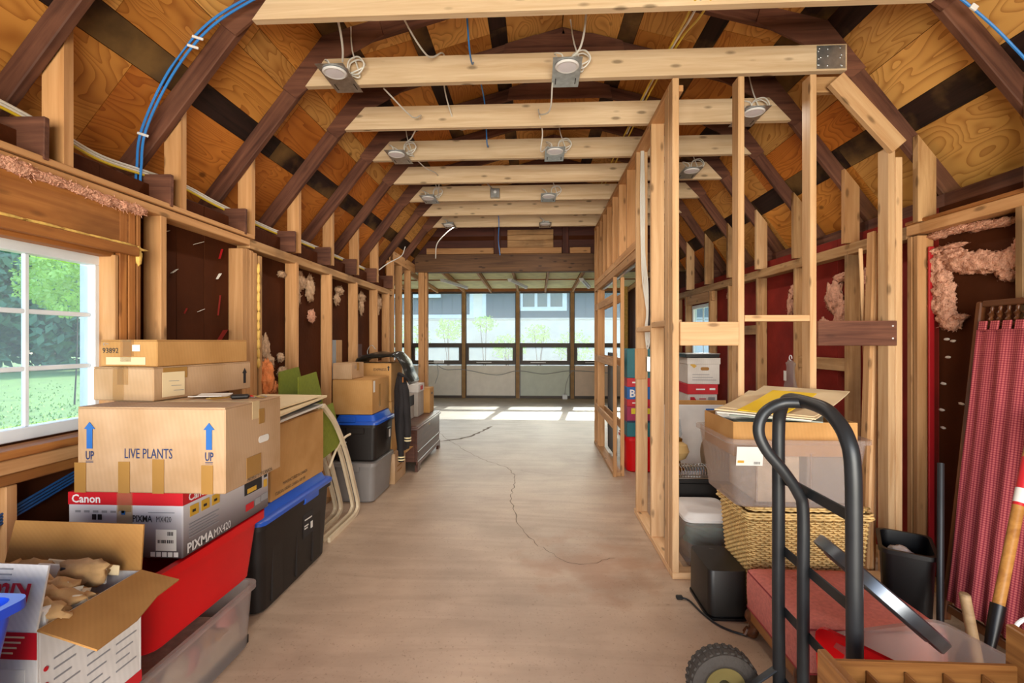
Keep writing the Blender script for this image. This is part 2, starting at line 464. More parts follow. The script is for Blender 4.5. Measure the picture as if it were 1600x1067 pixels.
# ================================================================== SETTING
JY = [2.27 + .607 * i for i in range(8)]          # fronts of the eight ceiling joists
FRAMES = [JY[0] - .607 * k for k in (5, 4, 3, 2, 1)] + JY   # every rafter pair
XC, HK, ZK, ZR, HF, ZF = .20, 1.50, 3.25, 3.66, 2.45, 2.05   # gambrel profile
def skew(y): return -.05 * (y - 2.27)             # the right wall runs slightly in
def XR(y): return 2.235 + skew(y)                 # right studs, inner face
XL = -1.78                                        # left studs, inner face
Y0, YG, YF = -1.05, 7.15, 11.9                    # back wall, gable beam, far glazed wall

# ---- floor
floor = struct('floor')
box('slab', -4.2, 2.9, -2.2, 12.1, -.1, 0, 'concrete', floor, bev=0)
def crack(pts, w0, mat, wob=.015):
    pts = [Vector((x, y, 0)) for x, y in pts]; pts = curve_pts(pts, 10); v = []; f = []
    for i, p in enumerate(pts):
        d = pts[min(i + 1, len(pts) - 1)] - pts[max(i - 1, 0)]; d.normalize(); s = Vector((-d.y, d.x, 0))
        j = s * random.uniform(-wob, wob); ww = w0 * random.uniform(.4, 1.2)
        v += [p + j + s * ww + Vector((0, 0, .0012)), p + j - s * ww + Vector((0, 0, .0012))]
        if i: f.append((2 * i - 2, 2 * i - 1, 2 * i + 1, 2 * i))
    raw('crack', v, f, mat, floor)
crack([(-1.45, 7.3), (-1.05, 6.45), (-.62, 5.7), (-.33, 5.35), (-.2, 4.9), (-.22, 4.4), (-.15, 3.8), (.02, 3.3)], .004, 'crack_light')
crack([(-.33, 5.35), (.1, 5.1), (.75, 5.0)], .002, 'crack_light')
crack([(-1.5, 6.6), (-1.0, 7.0), (-.72, 7.9)], .022, 'crack_light', .02)
crack([(.02, 3.3), (.25, 3.05), (.5, 3.15)], .0022, 'crack_light')

# ---- roof: rafters, gussets, sheathing courses
roof = struct('ceiling')
def foot_x(side, y): return XC + side * HF + (skew(y) if side > 0 else 0)
def knee_x(side, y): return XC + side * HK + (skew(y) * .3 if side > 0 else 0)
RW = .095
def slope_pts(side, y):
    return Vector((foot_x(side, y), y, ZF)), Vector((knee_x(side, y), y, ZK)), Vector((XC, y, ZR))
for k, fy in enumerate(FRAMES):
    y = fy + .062
    for side in (-1, 1):
        a, b2, c = slope_pts(side, y)
        n1 = Vector((-(b2 - a).z, 0, (b2 - a).x)).normalized()
        if n1.z > 0: n1 = -n1
        n2 = Vector((0, 0, -1)); n2 = Vector((-(c - b2).z, 0, (c - b2).x)).normalized()
        if n2.z > 0: n2 = -n2
        wn = random.uniform(.92, 1.06) * RW
        board('rafter', a + n1 * RW / 2, b2 + n1 * RW / 2, wn, .04, n1, 'dark_rafter', roof, .004)
        board('rafter', b2 + n2 * RW / 2, c + n2 * RW / 2, wn, .04, n2, 'dark_rafter', roof, .004)
        # knee gusset nailed to the near face
        d1 = (a - b2).normalized(); d2 = (c - b2).normalized()
        L1, L2 = random.uniform(.32, .40), random.uniform(.34, .44)
        q = [b2, b2 + d1 * L1, b2 + d1 * L1 + n1 * (RW + .01), b2 + d1 * .05 + n1 * (RW + .07) + d2 * .05, b2 + d2 * L2 + n2 * (RW + .01), b2 + d2 * L2]
        M = Matrix(((1, 0, 0), (0, 0, -1), (0, 1, 0))).to_4x4()
        M.translation = (0, y - .028, 0)
        pts = [(p.x, p.z) for p in q]
        if side < 0: pts = pts[::-1]
        prism('gusset', pts, .014, M, 'dark_rafter', roof)
    M = Matrix(((1, 0, 0), (0, 0, -1), (0, 1, 0))).to_4x4(); M.translation = (XC, y - .028, 0)
    prism('ridge_gusset', [(-.44, 3.44), (.44, 3.44), (.42, 3.54), (.2, 3.60), (-.2, 3.60), (-.42, 3.54)], .014, M, 'dark_rafter', roof)

def course(side, s0, s1, upper, mats, seg, name, th=.014, off=0.0, y_from=Y0, y_to=YG):
    """one course of roof boards running along the building, s measured from the knee"""
    y = y_from; k = 0; y += off
    y = max(y_from - .0, y) if off <= 0 else y
    edges = [y_from]; yy = y_from + seg * (.37 + off)
    while yy < y_to - .2: edges.append(yy); yy += seg
    edges.append(y_to)
    for a_, b_ in zip(edges[:-1], edges[1:]):
        p = []
        for yv in (a_ + .002, b_ - .002):
            f_, kn, rg = slope_pts(side, yv)
            if upper: d = (rg - kn).normalized(); base = kn
            else: d = (f_ - kn).normalized(); base = kn
            nn = Vector((-d.z, 0, d.x)); nn = nn if nn.z > 0 else -nn
            p.append((base + d * (s0 + .0015), base + d * (s1 - .0015), nn))
        o_ = th * .5 + .001
        vs_ = []
        for lo, hi, nn in p:
            for q_ in (lo, hi):
                vs_.append(q_ + nn * .001); vs_.append(q_ + nn * (th + .001))
        # grain along Y: build in a frame whose x is Y
        cen = sum(vs_, Vector()) / 8
        M = frame_from(cen, (0, 1, 0), p[0][1] - p[0][0]); Mi = M.inverted()
        f = [(0, 2, 3, 1), (4, 5, 7, 6), (0, 4, 6, 2), (1, 3, 7, 5), (0, 1, 5, 4), (2, 6, 7, 3)]
        raw(name, [Mi @ v for v in vs_], f, random.choice(mats) if not isinstance(mats, tuple) else mats[k % len(mats)], roof, M)
        k += 1
OR, PA, MI = 'plywood_orange', 'plywood_pale', 'plywood_mid'
course(-1, .80, 1.53, False, (OR, OR, MI, OR), 1.22, 'plywood_panel', off=.2)
course(-1, .66, .80, False, ('roof_plank',), 3.1, 'roof_plank')
course(-1, .40, .66, False, (OR, OR, PA, MI), 1.22, 'plywood_panel', off=.05)
course(-1, .26, .40, False, (PA,), 2.6, 'roof_board')
course(-1, .0, .26, False, (OR, MI), 1.22, 'plywood_panel', off=.3)
course(1, .82, 1.53, False, (MI, PA, OR, PA), 1.22, 'plywood_panel', off=.33)
course(1, .66, .82, False, ('roof_plank',), 3.3, 'roof_plank')
course(1, .40, .66, False, (OR, PA, MI, PA), 1.22, 'plywood_panel', off=.12)
course(1, .14, .40, False, (PA, MI), 2.2, 'roof_board')
course(1, .0, .14, False, ('roof_plank',), 3.0, 'roof_plank')
for side in (-1, 1):
    course(side, .0, .16, True, ('roof_plank',), 2.7, 'roof_plank')
    course(side, .16, .50, True, (PA, MI, OR), 1.22, 'plywood_panel', off=.1)
    course(side, .50, .62, True, ('roof_plank',), 2.9, 'roof_plank')
    course(side, .62, 1.02, True, (MI, PA), 1.22, 'plywood_panel', off=.25)
    course(side, 1.02, 1.14, True, ('roof_plank',), 3.2, 'roof_plank')
    course(side, 1.14, 1.545, True, (MI, PA), 1.22, 'plywood_panel', off=.4)
# shingles outside keep the daylight out of the joints
for side in (-1, 1):
    a, b2, c = (Vector((XC + side * (HF + .1), 0, ZF - .12)), Vector((XC + side * (HK + .02), 0, ZK + .06)), Vector((XC, 0, ZR + .06)))
    for p, q in ((a, b2), (b2, c)):
        v = []
        for yv in (Y0 - .2, YG + .1):
            for s in (p, q): v += [Vector((s.x, yv, s.z)), Vector((s.x, yv, s.z + .03))]
        raw('roofing', v, [(0, 2, 3, 1), (4, 5, 7, 6), (0, 4, 6, 2), (1, 3, 7, 5), (0, 1, 5, 4), (2, 6, 7, 3)], 'brown_sheathing', roof)

# ---- ceiling joists (new pine), bevelled to the rafters
JZ0, JZ1 = 2.930, 3.092
for i, jy in enumerate(JY):
    xl, xr = -1.392, (1.80 + skew(jy) * .3)
    bev = .15 if i else .05
    rb = .15
    if i == 1: pts = [(xl, JZ0), (xr - .01, JZ0 + .012), (xr - .01, JZ1 + .0), (xl + .12, JZ1)]
    elif i == 0: pts = [(-1.36, JZ0), (xr, JZ0), (xr - rb, JZ1), (-1.24, JZ1)]
    else: pts = [(xl, JZ0), (xr, JZ0), (xr - rb, JZ1), (xl + bev, JZ1)]
    cx = (xl + xr) / 2
    M = Matrix(((1, 0, 0), (0, 0, -1), (0, 1, 0))).to_4x4(); M.translation = (cx, jy + .019, 3.0)
    prism('joist', [(x - cx, z - 3.0) for x, z in pts], .038, M, 'joist_pine', roof)

# ---- left wall
wl = struct('wall_left')
def stud(par, x0, x1, y0, y1, z0, z1, mat='stud_pine', name='stud'):
    return board(name, ((x0 + x1) / 2, (y0 + y1) / 2, z0), ((x0 + x1) / 2, (y0 + y1) / 2, z1), abs(x1 - x0), abs(y1 - y0), (1, 0, 0), mat, par, .003)
XS = XL - .089
def sheath(par, x, y0, y1, z0, z1, mat, th=.014, name='sheathing_panel'):
    box(name, x - th, x, y0 + .0015, y1 - .0015, z0, z1, mat, par, bev=.001)
# sheathing behind the studs, with an opening for the window
WY0, WY1, WZ0, WZ1 = .62, 2.00, 1.03, 1.755
sheath(wl, XS, Y0, WY0, 0, 2.15, 'brown_sheathing')
sheath(wl, XS, WY0, WY1, 0, WZ0, 'brown_sheathing')
sheath(wl, XS, WY0, WY1, WZ1, 2.15, 'brown_sheathing')
for a_, b_ in ((WY1, 2.45), (2.45, 2.66), (2.66, 3.3), (3.3, 3.74), (3.74, 4.3), (4.3, 4.92), (4.92, 5.5), (5.5, 6.02)):
    sheath(wl, XS - random.uniform(0, .006), a_, b_, 0, 2.15, 'brown_sheathing')
stud(wl, XS, XL, 2.229, 2.267, 0, 1.99, 'stud_pine')
for k, (a_, zt) in enumerate(((2.872, 1.955), (2.912, 1.96), (2.952, 1.958), (2.992, 1.95), (3.05, 1.94))):
    stud(wl, XS, XL, a_, a_ + .037, 0, zt, 'stud_pine' if k < 4 else 'old_stud')
for ye in (3.578, 4.181, 4.800, 5.417, 5.86):
    stud(wl, XS, XL, ye - .038, ye, 0, 1.975, 'stud_pine')
board('blocking', (XL - .045, 4.3, 1.05), (XL - .045, 4.3, 1.40), .07, .03, (0, 1, 0), 'cable_grey', wl)
board('blocking', (XL - .05, 4.42, .9), (XL - .05, 4.42, 1.40), .13, .03, (0, 1, 0), 'old_stud', wl)
board('blocking', (XL - .06, 4.95, .9), (XL - .06, 4.95, 1.36), .2, .02, (0, 1, 0), 'red_brown_board', wl)
board('blocking', (XL - .06, 5.62, .6), (XL - .06, 5.62, 1.16), .2, .02, (0, 1, 0), 'amber_pine', wl)
# window framing
for a_, b_, x0 in ((2.00, 2.038, XS), (2.046, 2.084, XS - .0), (2.09, 2.112, XS)):
    stud(wl, x0, XL, a_, b_, 0, 1.96, 'amber_pine', 'trimmer')
board('jamb_board', (XL - .05, 1.985, WZ0), (XL - .05, 1.985, WZ1), .10, .02, (1, 0, 0), 'stud_pine', wl)
for k in range(2):
    board('header', (XL - .02 - .045 * k, Y0 + 1.3, 1.885 + .01 * k), (XL - .02 - .045 * k, 2.075, 1.885 + .01 * k), .165, .038, (0, 0, 1), 'amber_pine', wl)
board('header_block', (XL - .004, 1.38, 1.83), (XL - .004, 1.38, 1.97), .24, .03, (0, 1, 0), 'amber_pine', wl)
board('head_trim', (XL - .02, .6, 1.785), (XL - .02, 2.085, 1.785), .04, .075, (0, 0, 1), 'amber_pine', wl)
board('head_trim', (XL - .06, .6, 1.757), (XL - .06, 1.99, 1.757), .02, .09, (0, 0, 1), 'amber_pine', wl)
board('window_stool', (XL - .02, .5, 1.008), (XL - .02, 2.08, 1.008), .03, .10, (0, 0, 1), 'amber_pine', wl)
board('sill_plate', (XL - .03, .5, .965), (XL - .03, 2.09, .965), .048, .089, (0, 0, 1), 'stud_pine', wl)
board('sill_plate', (XL - .045, .5, .918), (XL - .045, 2.09, .918), .038, .089, (0, 0, 1), 'amber_pine', wl)
for yy in (1.22, 1.56):
    stud(wl, XS, XL - .01, yy, yy + .038, 0, .895, 'stud_pine')
# plates
board('top_plate', (XL - .045, Y0, 2.005), (XL - .045, 2.95, 2.005), .040, .095, (0, 0, 1), 'stud_pine', wl)
board('top_plate', (XL - .040, Y0, 2.043), (XL - .040, 2.99, 2.043), .024, .10, (0, 0, 1), 'stud_pine', wl)
board('top_plate', (XL - .050, 2.96, 2.00), (XL - .050, 6.0, 1.99), .060, .085, (0, 0, 1), 'old_stud', wl)
board('bottom_plate', (XL - .045, Y0, .019), (XL - .045, 6.0, .019), .038, .089, (0, 0, 1), 'old_stud', wl)
# old boards closing the eave behind the plate, tie ends and knee studs
board('eave_board', (-1.99, Y0, 2.12), (-1.99, 6.0, 2.12), .16, .02, (0, 0, 1), 'dark_rafter', wl)
for i, fy in enumerate(FRAMES[3:]):
    y = fy + .062
    if y > 6.1: continue
    if i >= 0:
        board('rafter_tie', (-2.10, y - .05, 2.125), (-1.765, y - .05, 2.12), .155, .022, (0, 0, 1), 'dark_rafter', wl)
        zt = ZK - ((XC - HK) - (-1.785)) / (HF - HK) * (ZK - ZF) - .10
        prism('knee_stud', [(2.055, -.044), (zt, -.044), (zt + .10, .044), (2.055, .044)], .038,
              Matrix(((0, 1, 0, -1.822), (0, 0, 1, y + .045), (1, 0, 0, 0), (0, 0, 0, 1))), 'stud_pine', wl)
# open stud wall to the porch at the far end
pl = struct('wall_porch_left')
for k, yy in enumerate((6.02, 6.38, 6.83)):
    stud(pl, XS, XL, yy, yy + .038, .038, 2.40 if k else 2.36, 'stud_pine')
stud(pl, -1.745, -1.655, YG + .01, YG + .10, 0, 2.414, 'stud_pine', 'post'); stud(pl, -1.650, -1.612, YG + .02, YG + .11, 0, 2.414, 'stud_pine', 'post')
board('header', (XL - .02, 6.0, 2.46), (XL - .02, 7.12, 2.46), .13, .038, (0, 0, 1), 'stud_pine', pl)
board('header', (XL - .065, 6.0, 2.46), (XL - .065, 7.12, 2.46), .13, .038, (0, 0, 1), 'stud_pine', pl)
board('bottom_plate', (XL - .045, 6.0, .019), (XL - .045, 7.14, .019), .038, .089, (0, 0, 1), 'stud_pine', pl)

# ---- right wall
wr = struct('wall_right')
def rboard(name, dx, y0, z0, y1, z1, w, th, wd, mat):
    return board(name, (XR(y0) + dx, y0, z0), (XR(y1) + dx, y1, z1), w, th, wd, mat, wr)
def rsheath(y0, y1, z0, z1, mat, dx=.10):
    board('sheathing_panel', (XR(y0) + dx, y0 + .0015, (z0 + z1) / 2), (XR(y1) + dx, y1 - .0015, (z0 + z1) / 2), z1 - z0, .014, (0, 0, 1), mat, wr, .001)
rsheath(Y0, .9, 0, 2.15, 'brown_sheathing'); rsheath(.9, 2.10, 0, 2.15, 'brown_sheathing'); rsheath(2.10, 2.89, 0, 2.15, 'brown_sheathing')
RWY0, RWY1, RWZ0, RWZ1 = 5.95, 6.62, 1.05, 1.86
for a_, b_ in ((2.89, 3.3), (3.3, 3.75), (3.75, 4.3), (4.3, 4.85), (4.85, 5.4), (5.4, RWY0)):
    rsheath(a_, b_, 0, 2.15, 'red_sheathing')
rsheath(RWY0, RWY1, 0, RWZ0, 'red_sheathing'); rsheath(RWY0, RWY1, RWZ1, 2.15, 'red_sheathing'); rsheath(RWY1, YG, 0, 2.15, 'red_sheathing')
for y in (1.12, 1.74, 2.36, 3.52, 4.14, 4.76, 5.37, 5.88, 6.66, 7.05):
    rboard('stud', .045, y, .038, y, 2.02, .089, .038, (1, 0, 0), 'old_stud')
for y in (2.935, 2.978): rboard('stud', .045, y, .038, y, 2.0, .089, .036, (1, 0, 0), 'stud_pine')
board('door_edge', (XR(2.9) + .055, 2.895, .05), (XR(2.9) + .055, 2.895, 1.93), .03, .014, (1, 0, 0), 'red_paint', wr)
rboard('top_plate', .045, Y0, 2.040, 3.0, 2.040, .060, .095, (0, 0, 1), 'stud_pine')
rboard('top_plate', .040, Y0, 2.080, 3.0, 2.080, .020, .10, (0, 0, 1), 'amber_pine')
rboard('top_plate', .045, 3.0, 2.03, YG, 2.02, .075, .09, (0, 0, 1), 'old_stud')
rboard('bottom_plate', .045, Y0, .019, YG, .019, .038, .089, (0, 0, 1), 'old_stud')
rboard('blocking', .045, 3.54, 1.22, 4.12, 1.22, .09, .05, (0, 0, 1), 'old_stud')
rboard('blocking', .045, 4.78, 1.5, 5.35, 1.5, .09, .05, (0, 0, 1), 'old_stud')
rboard('header', .03, RWY0 - .12, 1.93, RWY1 + .1, 1.93, .12, .04, (0, 0, 1), 'stud_pine')
rboard('window_sill', .03, RWY0 - .12, 1.03, RWY1 + .1, 1.03, .04, .08, (0, 0, 1), 'stud_pine')
board('eave_board', (2.44, Y0, 2.14), (2.22, YG, 2.14), .18, .02, (0, 0, 1), 'dark_rafter', wr)
for i, fy in enumerate(FRAMES[3:]):
    y = fy + .062; x = XR(y) + .02
    zt = ZK - (x - (XC + HK + skew(y) * .4)) / (HF - HK) * (ZK - ZF) - .12
    prism('knee_stud', [(2.07, -.05), (zt + .11, -.05), (zt - .02, .05), (2.07, .05)], .038,
          Matrix(((0, 1, 0, x), (0, 0, 1, y - .045), (1, 0, 0, 0), (0, 0, 0, 1))), random.choice(['stud_pine', 'old_stud', 'new_pine']), wr)
    prism('rafter_plate', [(-.02, 2.07), (.30, 2.07), (.30, 2.20), (.02, zt - .02), (-.02, zt)], .014,
          Matrix(((1, 0, 0, x + .08), (0, 0, -1, y + .045), (0, 1, 0, 0), (0, 0, 0, 1))), 'dark_rafter', wr)

# ---- unseen back wall behind the camera, its opening added to let daylight in
wb = struct('wall_back')
box('sheathing_panel', -2.05, -1.55, Y0 - .1, Y0, 0, 2.4, 'brown_sheathing', wb)
box('sheathing_panel', 1.95, 2.50, Y0 - .1, Y0, 0, 2.4, 'brown_sheathing', wb)
M = Matrix(((1, 0, 0, XC), (0, 0, -1, Y0 - .05), (0, 1, 0, 0), (0, 0, 0, 1)))
prism('gable_panel', [(-2.6, 2.35), (2.6, 2.35), (1.7, 3.4), (0, 3.78), (-1.7, 3.4)], .1, M, 'brown_sheathing', wb)

# ---- partition along the room and its short front wall
pt = struct('wall_partition')
PX = .797; PXR = PX + .089
for k, y in enumerate((2.966, 3.40, 3.90)):
    stud(pt, PX, PXR if k else PX + .038, y, y + .038 if k else y + .089, .038, 2.890, 'new_pine')
stud(pt, PX, PX + .038, 2.878, 2.964, .038, 2.925, 'new_pine')
for y in (4.30, 4.70, 5.10, 5.48, 5.80, 6.12, 6.40, 6.62):
    stud(pt, PX, PXR, y, y + .038, 2.20, 2.890, 'stud_pine')
board('top_plate', (PX + .0445, 2.966, 2.909), (PX + .0445, 6.68, 2.909), .038, .089, (0, 0, 1), 'stud_pine', pt)
board('header', (PX + .02, 3.94, 2.165), (PX + .02, 6.68, 2.165), .07, .038, (0, 0, 1), 'stud_pine', pt)
board('header', (PX + .066, 3.94, 2.165), (PX + .066, 6.68, 2.165), .07, .038, (0, 0, 1), 'stud_pine', pt)
board('header', (PX + .02, 3.94, 2.09), (PX + .02, 6.68, 2.09), .07, .036, (0, 0, 1), 'stud_pine', pt)
board('door_track', (PX + .062, 3.95, 2.05), (PX + .062, 6.6, 2.05), .02, .03, (0, 0, 1), 'galvanised', pt)
# bottom plates
board('bottom_plate', (PX + .0445, 2.966, .019), (PX + .0445, 3.99, .019), .038, .089, (0, 0, 1), 'new_pine', pt)
board('bottom_plate', (PX + .0445, 5.05, .019), (PX + .0445, 6.68, .019), .038, .089, (0, 0, 1), 'stud_pine', pt)
# pocket-door cage
stud(pt, PX - .005, PX + .033, 5.02, 5.05, 0, 2.05, 'stud_pine'); stud(pt, PX + .075, PX + .113, 5.05, 5.08, 0, 2.05, 'stud_pine')
for y in (6.30, 6.62): stud(pt, PX, PXR, y, y + .038, .038, 2.055, 'stud_pine')
for z in (.52, 1.17, 1.84):
    board('girt', (PX + .014, 5.05, z), (PX + .014, 6.66, z), .085, .02, (0, 0, 1), 'stud_pine', pt)
    board('girt', (PX + .094, 5.08, z), (PX + .094, 6.66, z), .085, .02, (0, 0, 1), 'stud_pine', pt)
board('blocking', (PX + .0445, 2.99, 1.50), (PX + .0445, 3.40, 1.50), .038, .086, (0, 0, 1), 'new_pine', pt)
board('blocking', (PX + .0445, 3.44, 1.48), (PX + .0445, 3.90, 1.48), .038, .086, (0, 0, 1), 'new_pine', pt)
board('scab', (PX + .03, 3.89, 1.09), (PX + .03, 3.89, 1.33), .085, .02, (1, 0, 0), 'stud_pine', pt)
# short front wall (studs edge-on)
FY = 2.878
for x in (1.172, 1.578):
    board('stud', (x + .018, FY + .0445, .038), (x + .018, FY + .0445, 2.925), .036, .089, (1, 0, 0), 'new_pine', pt)
stud(pt, 2.012, 2.050, FY, FY + .089, .038, 2.50, 'new_pine'); stud(pt, 2.052, 2.090, FY, FY + .089, .038, 2.44, 'new_pine')
board('bottom_plate', (PX, FY + .0445, .019), (2.09, FY + .0445, .019), .038, .089, (0, 0, 1), 'new_pine', pt)
board('blocking', (PX + .04, FY - .001, 1.432), (1.17, FY - .001, 1.432), .137, .036, (0, 0, 1), 'new_pine', pt)
board('blocking', (1.21, FY + .04, 1.522), (1.577, FY + .04, 1.522), .036, .08, (0, 0, 1), 'new_pine', pt)
bd = board('board', (1.612, FY - .012, 1.434), (2.045, FY - .012, 1.434), .142, .018, (0, 0, 1), 'dark_rafter', pt)
for z in (1.405, 1.475):
    lathe('screw', [(.005, 0), (.005, .004), (.001, .006)], 'white_metal', bd, Matrix.Translation((2.02, FY - .021, z)) @ Matrix.Rotation(R(90), 4, 'X'), 8)
board('brace', (1.71, FY - .01, 2.885), (2.055, FY - .01, 2.49), .10, .038, (1, 0, 1), 'new_pine', pt)
board('blocking', (1.62, FY + .05, 2.88), (1.80, FY + .05, 2.88), .09, .038, (0, 0, 1), 'old_stud', pt)
# galvanised tie plate on the second joist
tp = box('tie_plate', 1.612, 1.772, JY[1] - .003, JY[1] - .0005, 2.952, 3.085, 'galvanised', roof, bev=0)
for x in (1.63, 1.68, 1.755, 1.752, 1.628):
    for z in (2.975, 3.02, 3.065):
        lathe('nail', [(.006, 0), (.006, .002), (.002, .004)], 'galvanised', tp, Matrix.Translation((x + random.uniform(-.012, .012), JY[1] - .003, z + random.uniform(-.012, .012))) @ Matrix.Rotation(R(90), 4, 'X'), 8)
# spare lumber of the right corner stands in its own objects below

# ---- gable over the porch opening
wg = struct('wall_gable')
board('beam', (-1.80, YG + .07, 2.548), (2.2, YG + .07, 2.548), .265, .14, (0, 0, 1), 'beam_wood', wg, .006)
M = Matrix(((1, 0, 0, XC), (0, 0, -1, YG + .12), (0, 1, 0, 0), (0, 0, 0, 1)))
prism('gable_panel', [(-2.6, 2.5), (2.6, 2.5), (2.2, 2.9), (1.6, 3.4), (0, 3.75), (-1.6, 3.4), (-2.3, 2.8)], .02, M, 'red_brown_board', wg)
for x0, x1 in ((-1.62, -.62), (-.52, .38), (.50, .80)):
    board('ledger', (x0, YG + .02, 2.725), (x1, YG + .02, 2.725), .085, .038, (0, 0, 1), 'stud_pine', wg)
for x in (-.57, .44): board('gable_stud', (x, YG + .07, 2.68), (x, YG + .07, 3.35), .09, .06, (1, 0, 0), 'red_brown_board', wg)
for z, h in ((2.83, .12), (2.93, .075), (3.01, .075)):
    board('plank', (-.42, YG + .085, z), (.26, YG + .085, z), h, .03, (0, 0, 1), 'old_stud', wg)

# ---- porch
wf = struct('wall_far')
mull = [-3.101 - 1.33, -3.101, -1.762, -.438, .887, 2.183]
for i, x in enumerate(mull):
    board('post', (x, YF - .02, 0), (x, YF - .02, 2.64), .085, .10, (1, 0, 0), 'post_tan', wf)
    box('post_edge', x - .062, x - .045, YF - .01, YF + .04, 0, 2.6, 'window_brown', wf); box('post_edge', x + .045, x + .062, YF - .01, YF + .04, 0, 2.6, 'window_brown', wf)
for i, (a_, b_) in enumerate(zip(mull[:-1], mull[1:])):
    a_ += .063; b_ -= .063
    wn = struct('window_%d' % (i + 1))
    box('pane', a_, b_, YF + .012, YF + .018, 1.348, 2.565, 'pane_hazy', wn, 0)
    box('top_rail', a_, b_, YF, YF + .05, 2.565, 2.61, 'window_brown', wn)
    box('transom', a_, b_, YF - .02, YF + .05, 1.24, 1.348, 'window_brown', wn)
    box('sash', a_, b_, YF - .03, YF + .04, .82, .925, 'window_brown', wn)
    box('sash', a_, a_ + .06, YF - .03, YF + .04, .925, 1.24, 'window_brown', wn); box('sash', b_ - .06, b_, YF - .03, YF + .04, .925, 1.24, 'window_brown', wn)
    box('pane', a_ + .06, b_ - .06, YF + .004, YF + .010, .925, 1.24, 'pane_hazy', wn, 0)
    sg = box('latch_rail', a_ + .25, a_ + .62, YF - .045, YF - .03, .865, .885, 'white_metal', wn)
    box('lower_panel', a_, b_, YF + .0, YF + .02, .06, .80, ('frost_panel', 'frost_panel', 'frost_panel', 'frost_green', 'frost_peach')[i], wn)
    box('bottom_rail', a_, b_, YF - .01, YF + .05, 0, .06, 'window_brown', wn)
board('top_plate', (-4.45, YF, 2.65), (2.3, YF, 2.65), .08, .10, (0, 0, 1), 'amber_pine', wf)
box('side_panel', -4.6, -4.45, YF - .02, YF + .05, 0, 2.7, 'window_brown', wf)
pc = struct('ceiling_porch')
def pz(y): return 2.80 - .026 * (y - 7.2)
for i in range(7):
    x = -4.3 + 1.325 * .5 * i * 1.0 + .55 * 0
xs = [-4.4 + .662 * i for i in range(11)]
for x in xs:
    board('rafter', (x, YG + .15, pz(YG) - .05), (x, YF, pz(YF) - .05), .09, .04, (0, 0, 1), 'stud_pine', pc)
for a_, b_ in zip(xs[:-1], xs[1:]):
    for y0, y1 in ((YG + .15, 9.0), (9.0, 10.4), (10.4, YF)):
        board('foam_panel', ((a_ + b_) / 2, y0 + .004, pz(y0) + .02), ((a_ + b_) / 2, y1 - .004, pz(y1) + .02), .615, .04, (1, 0, 0), 'foam_board', pc)
for y in (9.05, 10.4):
    board('strapping', (-4.4, y, pz(y) - .01), (2.2, y, pz(y) - .01), .05, .02, (0, 1, 0), 'amber_pine', pc)
v = [(-5, YG + .1, 2.90), (2.9, YG + .1, 2.90), (2.9, YF + 1.55, 2.86), (-5, YF + 1.55, 2.86)]
raw('porch_roof', v + [(x, y, z + .06) for x, y, z in v], [(0, 1, 2, 3), (7, 6, 5, 4), (0, 4, 5, 1), (1, 5, 6, 2), (2, 6, 7, 3), (3, 7, 4, 0)], 'brown_sheathing', pc)
wpl = struct('wall_porch_side')
box('sheathing_panel', -4.56, -4.46, 6.0, YF, 0, 2.9, 'frost_panel', wpl)
box('sheathing_panel', -4.5, -1.9, 5.98, 6.05, 0, 2.9, 'brown_sheathing', wpl)
wpr = struct('wall_porch_right')
box('sheathing_panel', 2.24, 2.34, YG + .1, YF, 0, 2.9, 'brown_sheathing', wpr)
board('corner_post', (2.12, YF - .25, 0), (2.12, YF - .25, 2.7), .10, .09, (1, 0, 0), 'foam_yellow', wpr)

# ---- windows of the room
def light_window(name, M, w, h, nx, ny, mat='window_white'):
    """white vinyl window; M: x along, y up, z into the room; origin lower left"""
    o = struct(name); fr = .045
    def bar(nm, x0, x1, y0, y1, z0, z1, mt=mat):
        me = cube_mesh(x1 - x0, y1 - y0, z1 - z0, mt, .003)
        return raw(nm, None, None, mt, o, M @ Matrix.Translation(((x0 + x1) / 2, (y0 + y1) / 2, (z0 + z1) / 2)), mesh=me)
    bar('frame', 0, w, 0, fr, 0, .05); bar('frame', 0, w, h - fr, h, 0, .05)
    bar('frame', 0, fr, fr, h - fr, 0, .05); bar('frame', w - fr, w, fr, h - fr, 0, .05)
    for i in range(1, nx):
        x = fr + (w - 2 * fr) * i / nx; bar('muntin', x - .009, x + .009, fr, h - fr, .018, .034)
    for j in range(1, ny):
        y = fr + (h - 2 * fr) * j / ny; bar('muntin', fr, w - fr, y - .009, y + .009, .019, .033)
    for i in range(nx):
        for j in range(ny):
            x0 = fr + (w - 2 * fr) * i / nx + .009; x1 = fr + (w - 2 * fr) * (i + 1) / nx - .009
            y0 = fr + (h - 2 * fr) * j / ny + .009; y1 = fr + (h - 2 * fr) * (j + 1) / ny - .009
            bar('pane', x0, x1, y0, y1, .024, .028, 'pane')
    return o
light_window('window_6', face_M((XS - .03, WY0, WZ0), (0, 1, 0), (0, 0, 1)), WY1 - WY0, WZ1 - WZ0, 5, 3)
dirr = Vector((XR(RWY0) - XR(RWY1), RWY0 - RWY1, 0)).normalized()
light_window('window_7', face_M((XR(RWY1) + .12, RWY1, RWZ0), dirr, (0, 0, 1)), .67, .81, 2, 1)
